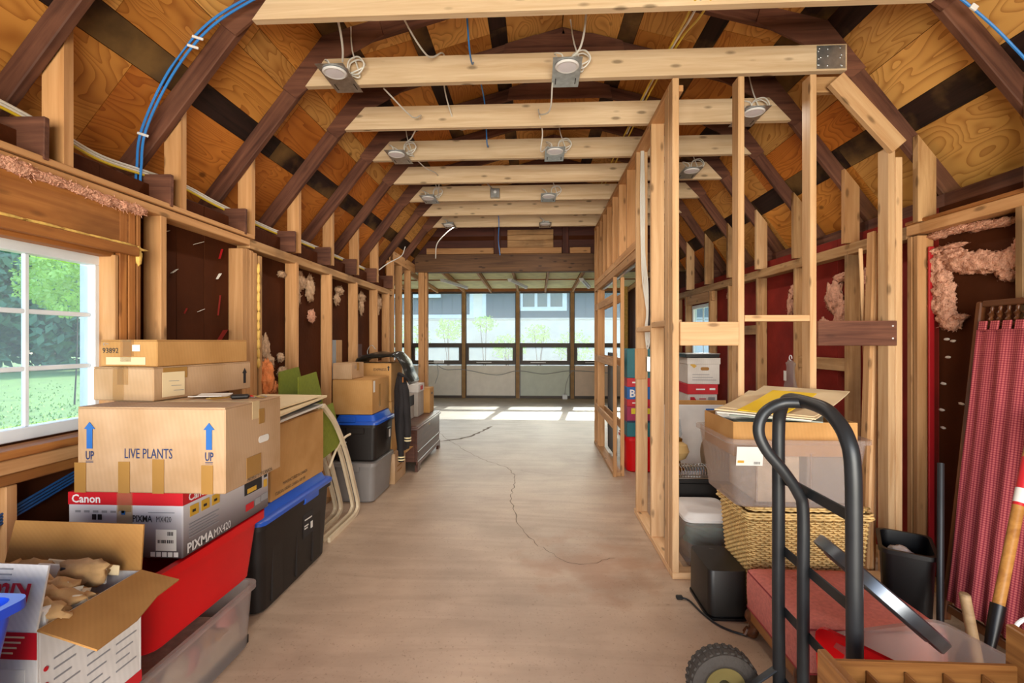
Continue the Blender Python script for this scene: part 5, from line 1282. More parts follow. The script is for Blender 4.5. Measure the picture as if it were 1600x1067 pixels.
plain('teal_cloth', '#3F8C86', .85, var=.25, scale=18); plain('ribbed_brown', '#7B6144', .75, var=.25); plain('amber_glass', '#D9B67A', .2); plain('brass', '#B58B3C', .25, .9); plain('dark_board', '#2C3F49', .5); plain('clear_lid', '#D9D4D0', .35)
plain('red_translucent', '#C8283A', .3, var=.1)
# gingham
m, t, b = new_mat('gingham'); N, L = t.nodes, t.links
tc = N.new('ShaderNodeTexCoord'); sp = N.new('ShaderNodeSeparateXYZ'); L.new(tc.outputs['Object'], sp.inputs[0])
def stripe(sock):
    mu = N.new('ShaderNodeMath'); mu.operation = 'MULTIPLY'; mu.inputs[1].default_value = 1 / .0105; L.new(sock, mu.inputs[0])
    fr = N.new('ShaderNodeMath'); fr.operation = 'FRACT'; L.new(mu.outputs[0], fr.inputs[0])
    gt = N.new('ShaderNodeMath'); gt.operation = 'GREATER_THAN'; gt.inputs[1].default_value = .42; L.new(fr.outputs[0], gt.inputs[0]); return gt
a_, b_ = stripe(sp.outputs['X']), stripe(sp.outputs['Y'])
ad = N.new('ShaderNodeMath'); ad.operation = 'ADD'; L.new(a_.outputs[0], ad.inputs[0]); L.new(b_.outputs[0], ad.inputs[1])
dv = N.new('ShaderNodeMath'); dv.operation = 'MULTIPLY'; dv.inputs[1].default_value = .5; L.new(ad.outputs[0], dv.inputs[0])
rp = N.new('ShaderNodeValToRGB'); e = rp.color_ramp.elements; e[0].position = .2; e[0].color = lin('#7C2E3C'); e[1].position = .8; e[1].color = lin('#BC6562'); q = e.new(.5); q.color = lin('#9C404A')
L.new(dv.outputs[0], rp.inputs[0]); L.new(rp.outputs[0], b.inputs['Base Color']); b.inputs['Roughness'].default_value = .9; b.inputs['Specular IOR Level'].default_value = .1

# --- subwoofer
t_ = thing('subwoofer', 'black box speaker on the floor beside the red footstool', 'speaker', (.956, 2.62, 0))
loft('cabinet', [[(x, y, z) for x, y in rr(.19 + g, .31 + g, .03)] for g, z in ((0, .022), (0, .238), (-.006, .245))], 'speaker_black', t_)
loft('base', [[(x, y, z) for x, y in rr(.20, .32, .03)] for z in (0, .012)], 'bin_black', t_); loft('foot_gap', [[(x, y, z) for x, y in rr(.17, .29, .03)] for z in (.012, .022)], 'bin_black', t_)
quad('badge', face_M((.01, .11, .2458), (1, 0, 0), (0, 1, 0)), -.012, .012, -.003, .003, 'chrome', t_)
tube('power_cord', curve_pts([(-.168, .04, .008), (-.138, .01, .008), (-.112, -.10, .008), (-.07, -.20, .006), (-.01, -.26, .006), (.06, -.29, .006)], 8), .005, 'cable_black', t_, None, 7)
box('plug', -.20, -.165, .03, .055, 0, .018, 'cable_black', t_, .004)

# --- footstool with carved legs
t_ = thing('footstool', 'red upholstered footstool on carved wooden claw feet', 'footstool', (1.265, 2.12, 0))
W_, D_ = .535, .48
loft('cushion', [[(x, y, z) for x, y in rr(W_ + g, D_ + g, .022)] for g, z in ((0, .135), (.006, .20), (.006, .29), (-.006, .308), (-.03, .316), (-.10, .321))], 'ottoman_red', t_)
tube('piping', [(x, y, .303) for x, y in rr(W_ - .002, D_ - .002, .022)], .0035, 'piping_red', t_, None, 6, True)
tube('piping', [(x, y, .138) for x, y in rr(W_ + .002, D_ + .002, .022)], .0035, 'piping_red', t_, None, 6, True)
for s in (-1, 1):
    board('apron', (-W_ / 2 + .03, s * (D_ / 2 - .012), .11), (W_ / 2 - .03, s * (D_ / 2 - .012), .11), .05, .024, (0, 0, 1), 'dark_oak', t_)
    board('apron', (s * (W_ / 2 - .012), -D_ / 2 + .03, .11), (s * (W_ / 2 - .012), D_ / 2 - .03, .11), .05, .024, (0, 0, 1), 'oak', t_)
for sx in (-1, 1):
    for sy in (-1, 1):
        cx, cy = sx * (W_ / 2 - .035), sy * (D_ / 2 - .035); dx, dy = sx * .707, sy * .707
        prof = [(.0, .136, .034), (.012, .115, .038), (.022, .09, .034), (.016, .065, .024), (.010, .05, .021), (.016, .035, .026), (.024, .018, .030), (.024, .004, .024), (.024, 0, .018)]
        lg = loft('leg', [[(cx + dx * o + r_ * math.cos(2 * math.pi * k / 14), cy + dy * o + r_ * math.sin(2 * math.pi * k / 14), z) for k in range(14)] for o, z, r_ in prof], 'dark_oak', t_)
        for a in (-50, 0, 50):
            ca = math.atan2(dy, dx) + R(a); tube('toe', [(cx + dx * .024 + .02 * math.cos(ca), cy + dy * .024 + .02 * math.sin(ca), .034), (cx + dx * .024 + .034 * math.cos(ca), cy + dy * .024 + .034 * math.sin(ca), .008)], [.008, .009], 'dark_oak', lg, None, 6)

# --- wicker hamper
t_ = thing('wicker_basket', 'straw-coloured wicker hamper under the big clear tub', 'basket', (1.332, 2.625, 0))
W_, D_, H_ = .58, .38, .52; NS = 84
def bask(k, grow=0.0):
    s = .86 + .14 * k
    return W_ * s + grow, D_ * s + grow
def loop_at(k, grow, n):
    w_, d_ = bask(k, grow); pts = rr(w_, d_, .03, 4); per = []
    tot = 0; seg = []
    for i in range(len(pts)):
        a = Vector(pts[i]); b2 = Vector(pts[(i + 1) % len(pts)]); seg.append((a, b2, (b2 - a).length)); tot += (b2 - a).length
    out = []; acc = 0; j = 0
    for i in range(n):
        s = tot * i / n
        while acc + seg[j][2] < s: acc += seg[j][2]; j += 1
        a, b2, l_ = seg[j]; p = a.lerp(b2, (s - acc) / max(l_, 1e-6)); nr = Vector((b2 - a)).normalized(); out.append((p, Vector((nr.y, -nr.x))))
    return out
V, Fc = [], []
def add_tube(pts, r_, n=4, closed=True):
    base = len(V); m_ = len(pts)
    for i, p in enumerate(pts):
        d = (pts[(i + 1) % m_] - pts[i - 1]).normalized() if closed else (pts[min(i + 1, m_ - 1)] - pts[max(i - 1, 0)]).normalized()
        u = Vector((0, 0, 1)) if abs(d.z) < .8 else Vector((1, 0, 0)); u = (u - d * u.dot(d)).normalized(); w2 = d.cross(u)
        for k in range(n): V.append(p + (u * math.cos(2 * math.pi * k / n) + w2 * math.sin(2 * math.pi * k / n)) * r_)
    for i in range(m_ if closed else m_ - 1):
        for k in range(n):
            a = base + i * n + k; b2 = base + i * n + (k + 1) % n; c = base + ((i + 1) % m_) * n + (k + 1) % n; d2 = base + ((i + 1) % m_) * n + k
            Fc.append((a, b2, c, d2))
rows = 46
for rw in range(rows):
    z = .012 + (H_ - .03) * rw / (rows - 1); k = z / H_
    L_ = loop_at(k, 0, NS * 2)
    add_tube([Vector((p.x, p.y, z)) + Vector((nn.x, nn.y, 0)) * (.006 * (1 if (i // 2 + rw) % 2 else -1) if i % 2 == 0 else 0) for i, (p, nn) in enumerate(L_)], .0050)
o = raw('weave', V, Fc, 'wicker', t_, None, True); o['kind'] = 'stuff'
V, Fc = [], []
lo, hi = loop_at(0, 0, NS), loop_at(1, 0, NS)
for (p, _), (q, _) in zip(lo, hi): add_tube([Vector((p.x, p.y, 0)), Vector((q.x, q.y, H_))], .004, 4, False)
o = raw('stakes', V, Fc, 'wicker_dark', t_); o['kind'] = 'stuff'; o.name = 'stake_ring'
loft('liner', [[(x, y, z) for x, y in rr(W_ * s - .016, D_ * s - .016, .03)] for s, z in ((.86, .004), (1, H_ - .01))], 'wicker_dark', t_)
V, Fc = [], []
for rw in range(5):
    g = .03 - .004 * rw if rw < 3 else -.02
    L_ = loop_at(1, g, NS * 2); add_tube([Vector((p.x, p.y, H_ + .005 + .011 * rw)) + Vector((nn.x, nn.y, 0)) * (.005 * (1 if (i // 2 + rw) % 2 else -1) if i % 2 == 0 else 0) for i, (p, nn) in enumerate(L_)], .0065)
for j in range(40):
    x = -.285 + .57 * j / 39; add_tube([Vector((x, y, H_ + .052 + .004 * (1 if (j + i) % 2 else -1))) for i, y in enumerate([-.185 + .37 * q / 11 for q in range(12)])], .006, 4, False)
o = raw('lid', V, Fc, 'wicker', t_, None, True)

# --- large clear tub on the hamper, with carton and papers in it
t_ = thing('clear_tub', 'large clear plastic tub with a white sticker standing on the wicker hamper', 'storage tub', (1.252, 2.605, .586))
tote_body(t_, .65, .49, .335, .13, .05, 'clear_plastic', .004, .014, .02)
for x in (-.2, .05, .27): box('wall_rib', x - .003, x + .003, -.238, -.232, .03, .27, 'clear_plastic', t_, .001)
sk = quad('sticker', face_M((-.312 + .006, -.2565, .215), (1, 0, 0), (0, -.13, 1)), 0, .122, 0, .092, 'label_white', t_)
for k in range(4): quad('sticker_text', face_M((-.294, -.2585, .285 - .018 * k), (1, 0, 0), (0, -.13, 1)), 0, .09 - .02 * (k % 2), 0, .003, 'print_grey', sk)
quad('sticker_mark', face_M((-.300, -.2583, .228), (1, 0, 0), (0, -.13, 1)), 0, .03, 0, .012, 'photo_amber', sk); quad('sticker_mark', face_M((-.211, -.2588, .292), (1, 0, 0), (0, -.13, 1)), 0, .02, 0, .011, 'print_navy', sk)
for k in range(5): quad('barcode', face_M((-.224 + .006 * k, -.2583, .222), (1, 0, 0), (0, -.13, 1)), 0, .003, 0, .012, 'print_black', sk)
def bigthing(name, label, cat, x0, x1, y0, y1, z0, z1, mat): 
    t2 = thing(name, label, cat, ((x0 + x1) / 2, (y0 + y1) / 2, z0)); w_, d_, h_ = x1 - x0, y1 - y0, z1 - z0; return t2, w_, d_, h_
plain('grey_grain', '#8B8580', .6, var=.15, scale=30)
for k, (a_, b_) in enumerate(((-.17, .035), (.07, .255))):
    tag(board('file_bundle', (1.252 + (a_ + b_) / 2, 2.61, .60), (1.252 + (a_ + b_) / 2, 2.61, .825), b_ - a_, .34, (1, 0, 0), ('newsprint', 'grey_grain')[k], None, .004), ('pale stack of papers inside the clear tub, left', 'grey grained binder inside the clear tub, right')[k], 'papers')
t2 = thing('tray_box', 'shallow open cardboard tray of papers set in the clear tub', 'box', (1.25, 2.61, .832))
W_, D_, H_ = .585, .40, .165
for a in ((-W_ / 2, W_ / 2, -D_ / 2, -D_ / 2 + .005), (-W_ / 2, W_ / 2, D_ / 2 - .005, D_ / 2), (-W_ / 2, -W_ / 2 + .005, -D_ / 2 + .005, D_ / 2 - .005), (W_ / 2 - .005, W_ / 2, -D_ / 2 + .005, D_ / 2 - .005)):
    box('wall', *a, 0, H_, 'cardboard', t2, .001)
box('base', -W_ / 2 + .005, W_ / 2 - .005, -D_ / 2 + .005, D_ / 2 - .005, 0, .005, 'cardboard', t2, .001)
def sheet2(label, cx, cy, z, w_, d_, th, rz, mat, tilt, bend, nm='folder'):
    o = sheet(label, cx, cy, z, w_, d_, th, rz, mat, tilt, bend, nm); o['group'] = 'papers on the clear tub'; return o
tag(board('file_bundle', (1.22, 2.50, .842), (1.22, 2.50, .99), .42, .12, (1, 0, 0), 'grey_folder', None, .004), 'grey-green file box inside the cardboard tray', 'papers')
tag(board('file_bundle', (1.25, 2.70, .842), (1.25, 2.70, 1.0), .50, .14, (1, 0, 0), 'paper_white', None, .004), 'white bundle of papers at the back of the cardboard tray', 'papers')
sheet2('grey folder lowest in the pile on the tub', 1.26, 2.60, 1.020, .40, .44, .006, R(-30), 'grey_folder', .06, .004)
sheet2('white folder in the pile on the tub', 1.24, 2.61, 1.034, .42, .46, .006, R(-38), 'paper_white', .09, .006)
sheet2('cream folder in the middle of the pile on the tub', 1.27, 2.62, 1.050, .46, .50, .006, R(-42), 'paper_cream', .12, .010)
sheet2('broad cream folder near the top of the pile on the tub', 1.33, 2.66, 1.064, .44, .56, .005, R(-46), 'paper_cream', .14, .012)
sheet2('yellow envelope on top of the pile on the tub', 1.24, 2.56, 1.072, .22, .38, .004, R(-50), 'yellow_paper', .20, .004, 'paper')
tag(blob('crumpled_paper', (1.035, 2.62, 1.005), .07, .05, .028, 'paper_white', None, .4, 2.4, 3, 201, .1), 'crumpled white paper at the left of the cardboard tray', 'paper')

# --- hand truck
t_ = thing('hand_truck', 'black steel hand truck with pneumatic wheels in the right foreground', 'hand truck', (.855, 1.555, 0))
YB, YA = .195, -.195; RT = .0205
fr_ = [(0.0, YB, .06)] + [(-.004, YB, z) for z in (.4, .8, 1.06)] + [(-.004, YB - .012, 1.14), (-.004, YB - .05, 1.185), (-.003, .08, 1.196), (-.002, -.06, 1.19), (0, YA + .07, 1.165), (0, YA + .02, 1.12), (.003, YA, 1.04), (.006, YA, .8), (.008, YA, .4), (.008, YA, .06)]
tube('frame', curve_pts(fr_, 6), RT, 'truck_steel', t_, None, 12)
hd = [(0, .035, 1.192), (-.06, .06, 1.187), (-.115, .06, 1.155), (-.135, .055, 1.10), (-.115, .05, 1.04), (-.06, .045, .97), (-.015, .045, .90), (.0, .045, .84), (.0, .045, .6), (.0, .045, .12)]
tube('handle', curve_pts(hd, 6), .018, 'truck_steel', t_, None, 12)
for z in (.905, .655, .445, .20): board('cross_strap', (.012, YA, z), (.012, YB, z), .035, .006, (0, 0, 1), 'truck_steel', t_)
box('toe_plate', .01, .125, YA - .01, YB + .01, .004, .010, 'truck_steel', t_, .002); box('toe_rise', .006, .012, YA - .01, YB + .01, .004, .10, 'truck_steel', t_, .002)
tube('axle', [(-.165, YA - .08, .128), (-.165, YB + .13, .128)], .010, 'truck_steel', t_, None, 10)
for y in (YA + .03, YB): board('axle_bracket', (.0, y, .25), (-.165, y, .128), .03, .008, (0, 1, 0), 'truck_steel', t_); board('axle_brace', (.0, y, .07), (-.165, y, .128), .03, .008, (0, 1, 0), 'truck_steel', t_)
def wheel(y):
    M = Matrix.Translation((-.165, y, .128)) @ Matrix.Rotation(R(90), 4, 'X')
    w_ = lathe('wheel', [(.070, -.030), (.085, -.042), (.105, -.042), (.120, -.034), (.124, -.016), (.124, .016), (.120, .034), (.105, .042), (.085, .042), (.070, .030)], 'tyre', t_, M, 36, False, False)
    lathe('rim', [(.0, -.018), (.04, -.018), (.06, -.03), (.072, -.034), (.072, .034), (.06, .03), (.04, .018), (0, .018)], 'rim_gold', w_, M, 28)
    lathe('hub', [(0, -.045), (.02, -.045), (.02, .045), (0, .045)], 'truck_steel', w_, M, 14)
    for k in range(30):
        for s in (-1, 1):
            Mk = M @ Matrix.Rotation(2 * math.pi * (k + .5 * (s > 0)) / 30, 4, 'Z') @ Matrix.Translation((.1235, 0, s * .017))
            raw('tread_lug', None, None, 'tyre', w_, Mk, mesh=cube_mesh(.008, .015, .026, 'tyre', .002))
wheel(YB + .085); wheel(YA - .045)

# --- clear bin with red things and metal tray
t_ = thing('clear_bin', 'clear bin holding red plastic in front of the footstool', 'storage bin', (1.195, 1.50, .012), R(14))
tote_body(t_, .43, .34, .43, .10, .04, 'clear_plastic_strong', .004, .012, .02)
tag(box('red_basin', 1.03, 1.31, 1.40, 1.58, .02, .30, 'red_translucent', None, .03), 'red plastic basin inside the clear bin', 'basin')
M = face_M((1.01, 1.52, .36), (.62, -.72, -.1), (-.2, -.1, .9))
tag(prism('red_tray', rr(.30, .22, .04), .012, M, 'red_plastic', None), 'red plastic tray leaning in the clear bin', 'tray')
n_ = Vector((.67, -.06, .74)).normalized(); d1 = Vector((.17, -.35, -.17)).normalized(); y2 = n_.cross(d1)
M = Matrix((d1, y2, n_)).transposed().to_4x4(); M.translation = (1.075, 1.615, .575)
t_ = thing('metal_tray', 'round dark steel tray standing on edge in the clear bin', 'tray'); t_.matrix_basis = M
lathe('dish', [(0, .0), (.16, .0), (.185, .018), (.196, .022), (.198, .026), (.19, .028), (.178, .022), (.155, .006), (0, .006)], 'steel_dark', t_, None, 40)
lathe('rim_band', [(.199, .004), (.204, .008), (.204, .040), (.198, .044)], 'steel_dark', t_, None, 40, False, False)

# --- compartment drawer in the very foreground
t_ = thing('wooden_drawer', 'wooden drawer with thin dividers in the lower right corner', 'drawer', (.90, 1.02, .47))
board('back', (-.20, .19, .085), (.24, .19, .085), .13, .014, (0, 0, 1), 'oak', t_); board('front', (-.20, -.19, .09), (.24, -.19, .09), .15, .014, (0, 0, 1), 'oak', t_)
board('side', (-.205, -.20, .09), (-.205, .20, .09), .16, .022, (0, 0, 1), 'oak', t_); board('side', (.245, -.20, .12), (.245, .215, .125), .22, .022, (0, 0, 1), 'oak', t_)
box('base', -.20, .24, -.19, .19, .0, .008, 'oak', t_, .001)
for k in range(4): board('divider', (-.11 + .088 * k, -.18, .072), (-.11 + .088 * k, .18, .072), .118, .006, (0, 0, 1), 'oak', t_, .001)
t2 = thing('stool', 'plain wooden stool carrying the foreground drawer', 'stool', (.92, 1.02, 0))
board('seat', (-.2, 0, .455), (.24, 0, .455), .36, .026, (0, 1, 0), 'dark_oak', t2)
for x in (-.17, .2):
    for y in (-.14, .14): board('leg', (x, y, 0), (x, y, .442), .035, .035, (1, 0, 0), 'dark_oak', t2)

# --- waste bin, poles, shovel
t_ = thing('waste_bin', 'black plastic waste bin beside the wicker hamper', 'bin', (1.785, 2.44, 0), R(-32))
tote_body(t_, .20, .30, .42, .14, .04, 'bin_black', .005, .010, .02)
tag(blob('crumpled_paper', (1.755, 2.43, .37), .045, .05, .03, 'paper_white', None, .4, 2.2, 3, 210, .1), 'white paper in the black waste bin', 'paper')
tag(tube('black_pole', [(1.69, 2.12, .005), (1.885, 2.36, .82)], .014, 'truck_steel', None, None, 10), 'thin black metal pole leaning by the waste bin', 'pole')
t_ = thing('shovel', 'shovel with long wooden handle and red label before the gingham curtain', 'shovel')
p0, p1 = Vector((1.745, 1.93, .36)), Vector((2.02, 2.08, 1.0)); d = (p1 - p0).normalized()
tube('handle', [p0 - d * .08, p0, p1, p1 + d * .10], .019, 'handle_wood', t_, None, 12); tube('socket', [p0 - d * .14, p0 - d * .05, p0 + d * .03], [.016, .022, .024], 'bin_black', t_, None, 12)
Mb = frame_from(p0 - d * .26, d, (.4, -.9, 0)); pts_ = [(-.155, 0), (-.10, .075), (.05, .09), (.12, .08), (.13, .02), (.13, -.02), (.12, -.08), (.05, -.09), (-.10, -.075)]
prism('blade', pts_, .004, Mb, 'bin_black', t_)
s0 = p0 + d * .42; tube('sticker', [s0, s0 + d * .20], .0196, 'print_red', t_, None, 12); tube('code_strip', [s0 + d * .012, s0 + d * .07], .0199, 'label_white', t_, None, 12)
t_ = thing('mallet_handle', 'short worn wooden tool handle standing by the shovel', 'tool'); tube('handle', [(1.50, 1.66, .02), (1.495, 1.71, .25), (1.485, 1.76, .51)], [.016, .017, .016], 'grey_handle', t_, None, 12)
lathe('end_cap', [(.016, 0), (.013, .006), (0, .009)], 'grey_handle', t_, Matrix.Translation((1.484, 1.76, .509)), 12)
box('head', 1.46, 1.53, 1.62, 1.70, .0, .06, 'bin_black', t_, .01)
t_ = thing('desk_lamp', 'small white coiled lamp with a brass socket near the shovel', 'lamp', (1.60, 1.60, .37))
tube('hoop', [(.075 * math.cos(a), .02 * math.sin(a) + .03, .05 + .075 * math.sin(a)) for a in [math.pi * k / 14 for k in range(15)]], .006, 'white_plastic', t_); lathe('socket', [(.0, 0), (.014, 0), (.016, .03), (.012, .05), (0, .055)], 'brass', t_, Matrix.Translation((.02, 0, .04)) @ Matrix.Rotation(R(50), 4, 'Y'), 14)
board('stem', (-.06, 0, .09), (.03, 0, .02), .012, .006, (0, 1, 0), 'white_plastic', t_); box('base', -.06, .07, -.04, .05, 0, .02, 'white_plastic', t_, .006); box('pedestal', -.05, .06, -.03, .04, -.37, 0, 'bin_black', t_, .01)

# --- wooden screen with gingham curtain, leaning on the right wall
SCR = Matrix.Translation((2.02, 2.50, .02)) @ Matrix.Rotation(R(6.2), 4, 'Y') @ Matrix(((0, 0, 1, 0), (-1, 0, 0, 0), (0, 1, 0, 0), (0, 0, 0, 1)))
# local: x runs towards the camera, y up, z towards the wall (z<0 faces the room)
t_ = thing('folding_screen', 'dark turned-wood screen with red gingham curtain leaning on the right wall', 'screen'); t_.matrix_basis = SCR
WS, HS = 1.0, 1.57
for x in (0, WS): board('post', (x, 0, 0), (x, HS, 0), .032, .032, (1, 0, 0), 'dark_oak', t_, .006)
for y, h_ in ((HS - .012, .03), (HS - .115, .02), (.06, .04)): board('rail', (.016, y, 0), (WS - .016, y, 0), h_, .026, (0, 1, 0), 'dark_oak', t_, .004)
for k in range(22):
    x = .06 + .042 * k; lathe('spindle', [(.006, 0), (.008, .01), (.013, .02), (.007, .03), (.010, .04), (.016, .047), (.010, .054), (.006, .066), (.009, .075), (.006, .085)], 'dark_oak', t_, Matrix.Translation((x, HS - .110, 0)) @ Matrix.Rotation(R(-90), 4, 'X'), 10)
v, f = [], []; nx, ny = 140, 14
for j in range(ny + 1):
    y = .10 + (HS - .24) * j / ny
    for i in range(nx + 1):
        x = .02 + (WS - .04) * i / nx; am = .004 + .006 * (1 - j / ny) ** .7
        v.append((x + .003 * math.sin(j * .8 + i * .3), y, -.024 + am * math.sin(i * .53 + .25 * math.sin(j * .5)) + .004 * math.sin(i * .21)))
for j in range(ny):
    for i in range(nx): a = j * (nx + 1) + i; f.append((a, a + 1, a + nx + 2, a + nx + 1))
cu_ = raw('curtain', v, f, 'gingham', t_, None, True)
md = cu_.modifiers.new('thickness', 'SOLIDIFY'); md.thickness = .002
for k in range(16): board('tab', (.045 + .06 * k, HS - .145, -.022), (.045 + .06 * k, HS - .098, -.020), .042, .01, (1, 0, 0), 'gingham', t_, .003)

# --- spare lumber leaning in the corner behind the front wall
for k in range(4):
    tag(board('spare_board', (1.955 + .021 * k, 3.02 + .006 * k, .003), (2.035 + .021 * k, 3.05 + .004 * k, 2.05 - .01 * k), .0195, .06, (1, 0, 0), ('stud_pine', 'new_pine')[k % 2], None), 'thin pine strip leaning beside the end stud, %s from the left' % ('first', 'second', 'third', 'fourth')[k], 'board', 'pine strips in the right corner')
tag(board('thin_stick', (2.12, 3.16, .01), (2.0, 3.10, 1.96), .022, .012, (1, 0, 0), 'new_pine', None), 'single thin stick leaning before the red wall', 'stick')
# clear garment cover hanging on the red wall
t_ = thing('plastic_cover', 'clear plastic cover on a white hanger against the red wall', 'garment cover', (2.05, 4.02, 1.02))
tube('hook', [(0, .02 * math.cos(a), .235 + .02 * math.sin(a)) for a in [R(-100) + R(300) * k / 12 for k in range(13)]] , .004, 'white_plastic', t_, None, 6)
loops = []
for i, (z, w_) in enumerate(((.215, .02), (.19, .07), (.15, .05), (.08, .06), (0, .10), (-.08, .13))):
    loops.append([(.02 * math.sin(a) * (1 + .3 * math.sin(3 * a + i)), w_ * math.cos(a), z + .01 * math.sin(2 * a + i)) for a in [2 * math.pi * k / 16 for k in range(16)]])
loft('cover', loops, 'poly_bag', t_, None, False, False); quad('label', face_M((-.03, .03, .05), (0, -1, 0), (0, 0, 1)), -.02, .02, 0, .08, 'label_white', t_)

# --- stored things behind the partition
t_ = thing('clear_bin', 'clear bin with white lid and teal cloth behind the corner stud', 'storage bin', (1.075, 3.18, 0))
tote_body(t_, .31, .36, .285, .10, .05, 'clear_plastic', .004, .010, .02)
for k in range(4): blob('cloth', (-.0 + .01 * k, .0, .12 + .035 * k), .125, .14, .025, 'teal_cloth', t_, .25, 2, 3, 120 + k)
blob('cloth', (-.04, 0, .06), .09, .13, .05, 'ribbed_brown', t_, .3, 2, 3, 130)
loft('lid', [[(x, y, z) for x, y in rr(.33 + g, .38 + g, .05)] for g, z in ((0, .288), (.012, .292), (.012, .308), (-.02, .318), (-.05, .335), (-.09, .338))], 'clear_lid', t_)
t_ = thing('black_cabinet', 'low black cabinet behind the corner stud', 'cabinet', (1.27, 3.62, 0))
box('carcass', -.30, .30, -.18, .18, .03, .40, 'bin_black', t_, .004); box('top', -.31, .31, -.19, .19, .40, .425, 'bin_black', t_, .004); box('plinth', -.28, .28, -.16, .16, 0, .03, 'bin_black', t_, .002)
t_ = thing('wire_rack', 'chrome wire rack on the black cabinet', 'rack', (1.10, 3.56, .4265))
for k in range(12): tube('rib', curve_pts([(-.10 + .02 * k, -.12, .03), (-.10 + .02 * k, -.10, .075), (-.095 + .02 * k, .04, .07), (-.095 + .02 * k, .05, .0)], 4), .003, 'chrome', t_, None, 6)
for z in (.03,): tube('rail', [(-.12, -.12, z), (.13, -.12, z)], .004, 'chrome', t_, None, 6)
tube('rail', [(-.12, .04, .068), (.13, .04, .068)], .004, 'chrome', t_, None, 6); box('tray', -.12, .13, -.12, .06, 0, .014, 'chrome', t_, .004)
t_ = thing('oil_lamp', 'oil lamp with amber glass bowl on the black cabinet', 'lamp', (1.06, 3.70, .4265))
lathe('foot', [(.05, 0), (.055, .01), (.03, .03), (.02, .07)], 'brass', t_, None, 20); lathe('bowl', [(.02, .07), (.06, .09), (.085, .14), (.07, .19), (.03, .215)], 'amber_glass', t_, None, 24, False, False); lathe('burner', [(.032, .215), (.036, .225), (.036, .235), (.02, .245)], 'brass', t_, None, 20); lathe('chimney', [(.024, .245), (.034, .27), (.028, .31), (.02, .38)], 'pane', t_, None, 20, False, False)
t_ = thing('ribbed_roll', 'brown ribbed roll lying on the black cabinet', 'roll', (1.395, 3.64, .4265))
prof = []
for k in range(29): prof.append((.115 + (.008 if k % 2 else -.004), -.15 + .3 * k / 28))
lathe('roll', [(.0, -.155)] + prof + [(0, .155)], 'ribbed_brown', t_, Matrix.Translation((0, 0, .123)) @ Matrix.Rotation(R(90), 4, 'Y'), 24)
box('stand', -.15, .15, -.05, .05, .0, .025, 'dark_oak', t_, .004)
loc_ = thing('foam_board', 'white foam board with a blue label leaning behind the cabinet', 'board', (0, 0, 0))
board('sheet', (1.34, 4.12, .005), (1.34, 4.20, .85), .50, .012, (1, 0, 0), 'foam_white', loc_); board('backing', (1.37, 4.15, .005), (1.37, 4.23, .885), .50, .012, (1, 0, 0), 'cardboard', loc_); board('label', (1.47, 4.176, .77), (1.47, 4.183, .82), .07, .012, (1, 0, 0), 'print_blue', loc_)
carton('moving_box', 'large plain carton at the bottom of the stack behind the partition', 1.33, 1.76, 4.50, 4.90, 0, .70, 'cardboard', 'tape_pale')
carton('moving_box', 'low tan carton under the red and white file box', 1.355, 1.70, 4.49, 4.88, .702, .80, 'cardboard_in', None)
t_, w_, d_, h_ = carton('file_box', 'white file box with red lid behind the partition', 1.385, 1.645, 4.50, 4.86, .802, .995, 'cardboard_white', None)
box('box_lid', -w_ / 2 - .006, w_ / 2 + .006, -d_ / 2 - .006, d_ / 2 + .006, .105, h_ + .003, 'print_red', t_, .002)
prism('red_mark', [(0, 0), (.035, 0), (.055, .03), (.035, .06), (0, .06)], .0012, front_M(w_, d_, -.11, .02), 'print_red', t_); quad('code_square', front_M(w_, d_, .05, .02), 0, .06, 0, .06, 'print_grey', t_); quad('print_line', front_M(w_, d_, -.03, .06), 0, .06, 0, .008, 'print_red', t_)
quad('lid_print', face_M((-.06, -d_ / 2 - .0075, .145), (1, 0, 0), (0, 0, 1)), 0, .08, 0, .012, 'print_white', t_); quad('lid_print', face_M((.06, -d_ / 2 - .0075, .145), (1, 0, 0), (0, 0, 1)), 0, .05, 0, .018, 'print_white', t_)
t_, w_, d_, h_ = carton('file_box', 'white banker box with a hand hole, top of the stack behind the partition', 1.395, 1.675, 4.50, 4.88, .999, 1.235, 'cardboard_white', None, rz=R(-3))
box('box_lid', -w_ / 2 - .006, w_ / 2 + .006, -d_ / 2 - .006, d_ / 2 + .006, h_ - .055, h_ + .003, 'cardboard_white', t_, .002); prism('hand_hole', rr(.075, .03, .014), .0012, front_M(w_, d_, .01, .14), 'cardboard_in', t_); prism('gold_mark', [(0, .03), (.035, .0), (.06, .02), (.02, .05)], .0012, front_M(w_, d_, -.12, .145), 'photo_amber', t_)
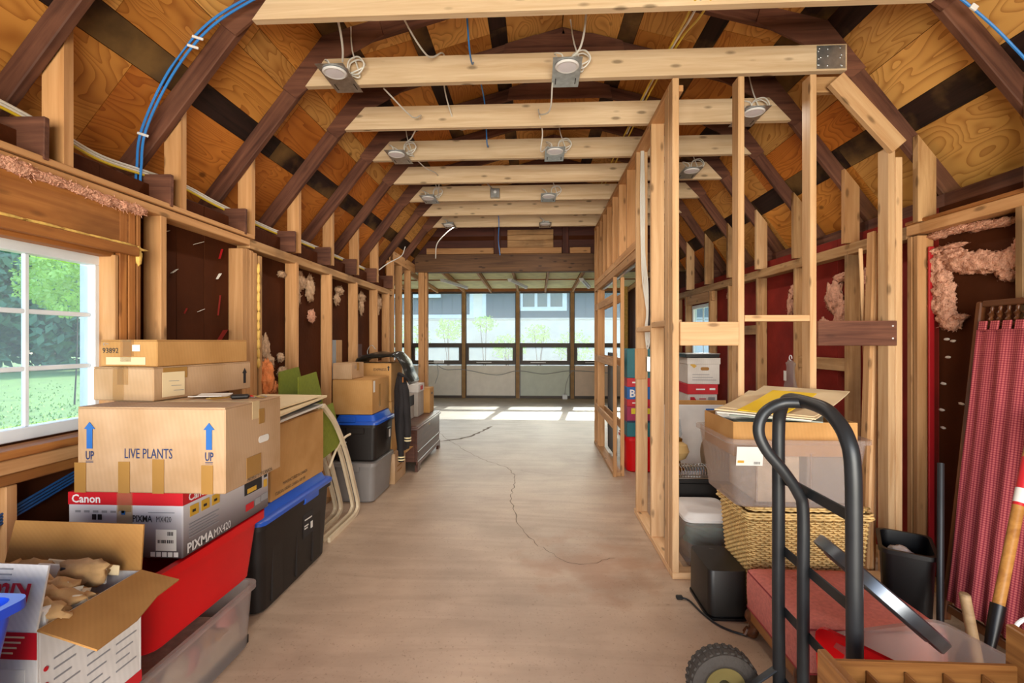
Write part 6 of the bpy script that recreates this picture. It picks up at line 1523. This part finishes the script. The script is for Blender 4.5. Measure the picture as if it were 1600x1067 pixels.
for k in range(3): quad('print_line', front_M(w_, d_, -.10, .035 + .025 * k), 0, .21 - .03 * k, 0, .005, 'print_grey', t_)
lb2 = thing('black_tray', 'flat black tray on top of the banker boxes', 'tray', (1.52, 4.68, 1.242)); box('plate', -.16, .14, -.2, .2, 0, .03, 'bin_black', lb2, .004); box('edge', -.165, .145, -.205, .205, .03, .036, 'galvanised', lb2, .001)
t_ = thing('red_tub', 'round-cornered red tub on the floor behind the pocket-door frame', 'tub', (1.14, 5.40, 0)); tote_body(t_, .38, .42, .37, .12, .08, 'red_plastic', .005, .016, .03)
box('lid_plate', -.19, .19, -.21, .21, .371, .378, 'red_plastic', t_, .002)
def pbox(label, z0, z1, mat, dx=0, bands=()):
    t2 = thing('game_box', label, 'box', (1.13 + dx, 5.38, z0), 0, 'stacked boxes behind the pocket-door frame'); box('body', -.165, .165, -.18, .18, 0, z1 - z0, mat, t2, .003)
    for a_, b_, c_, d_, mt in bands: quad('print_panel', face_M((0, -.181, 0), (1, 0, 0), (0, 0, 1)), a_, b_, c_, d_, mt, t2)
    return t2
pbox('teal printed box just above the red tub', .379, .53, 'teal_print')
pbox('magenta box with a yellow printed corner in the stack', .531, .70, 'magenta_print', 0, ((-.12, .165, .09, .15, 'yellow_print'), (-.165, .165, 0, .02, 'navy_print')))
pbox('lower red box in the stack behind the partition', .701, .775, 'print_red', .0, ((-.11, .0, .03, .042, 'print_white'),))
t2 = pbox('blue box with a white letter B in the stack', .776, .905, 'print_blue'); lettering('lettering', 'B', .11, face_M((-.14, -.182, .025), (1, 0, 0), (0, 0, 1)), 'print_white', t2, bold=.003)
pbox('upper red box in the stack behind the partition', .906, 1.0, 'print_red', 0, ((-.11, .0, .04, .055, 'print_white'),))
pbox('tall teal box on top of the stack behind the partition', 1.001, 1.31, 'teal_print')
tag(board('dark_panel', (.935, 6.0, .05), (.935, 6.0, 1.25), .55, .03, (0, 1, 0), 'dark_board', None), 'dark blue-grey panel standing behind the pocket-door frame', 'panel')
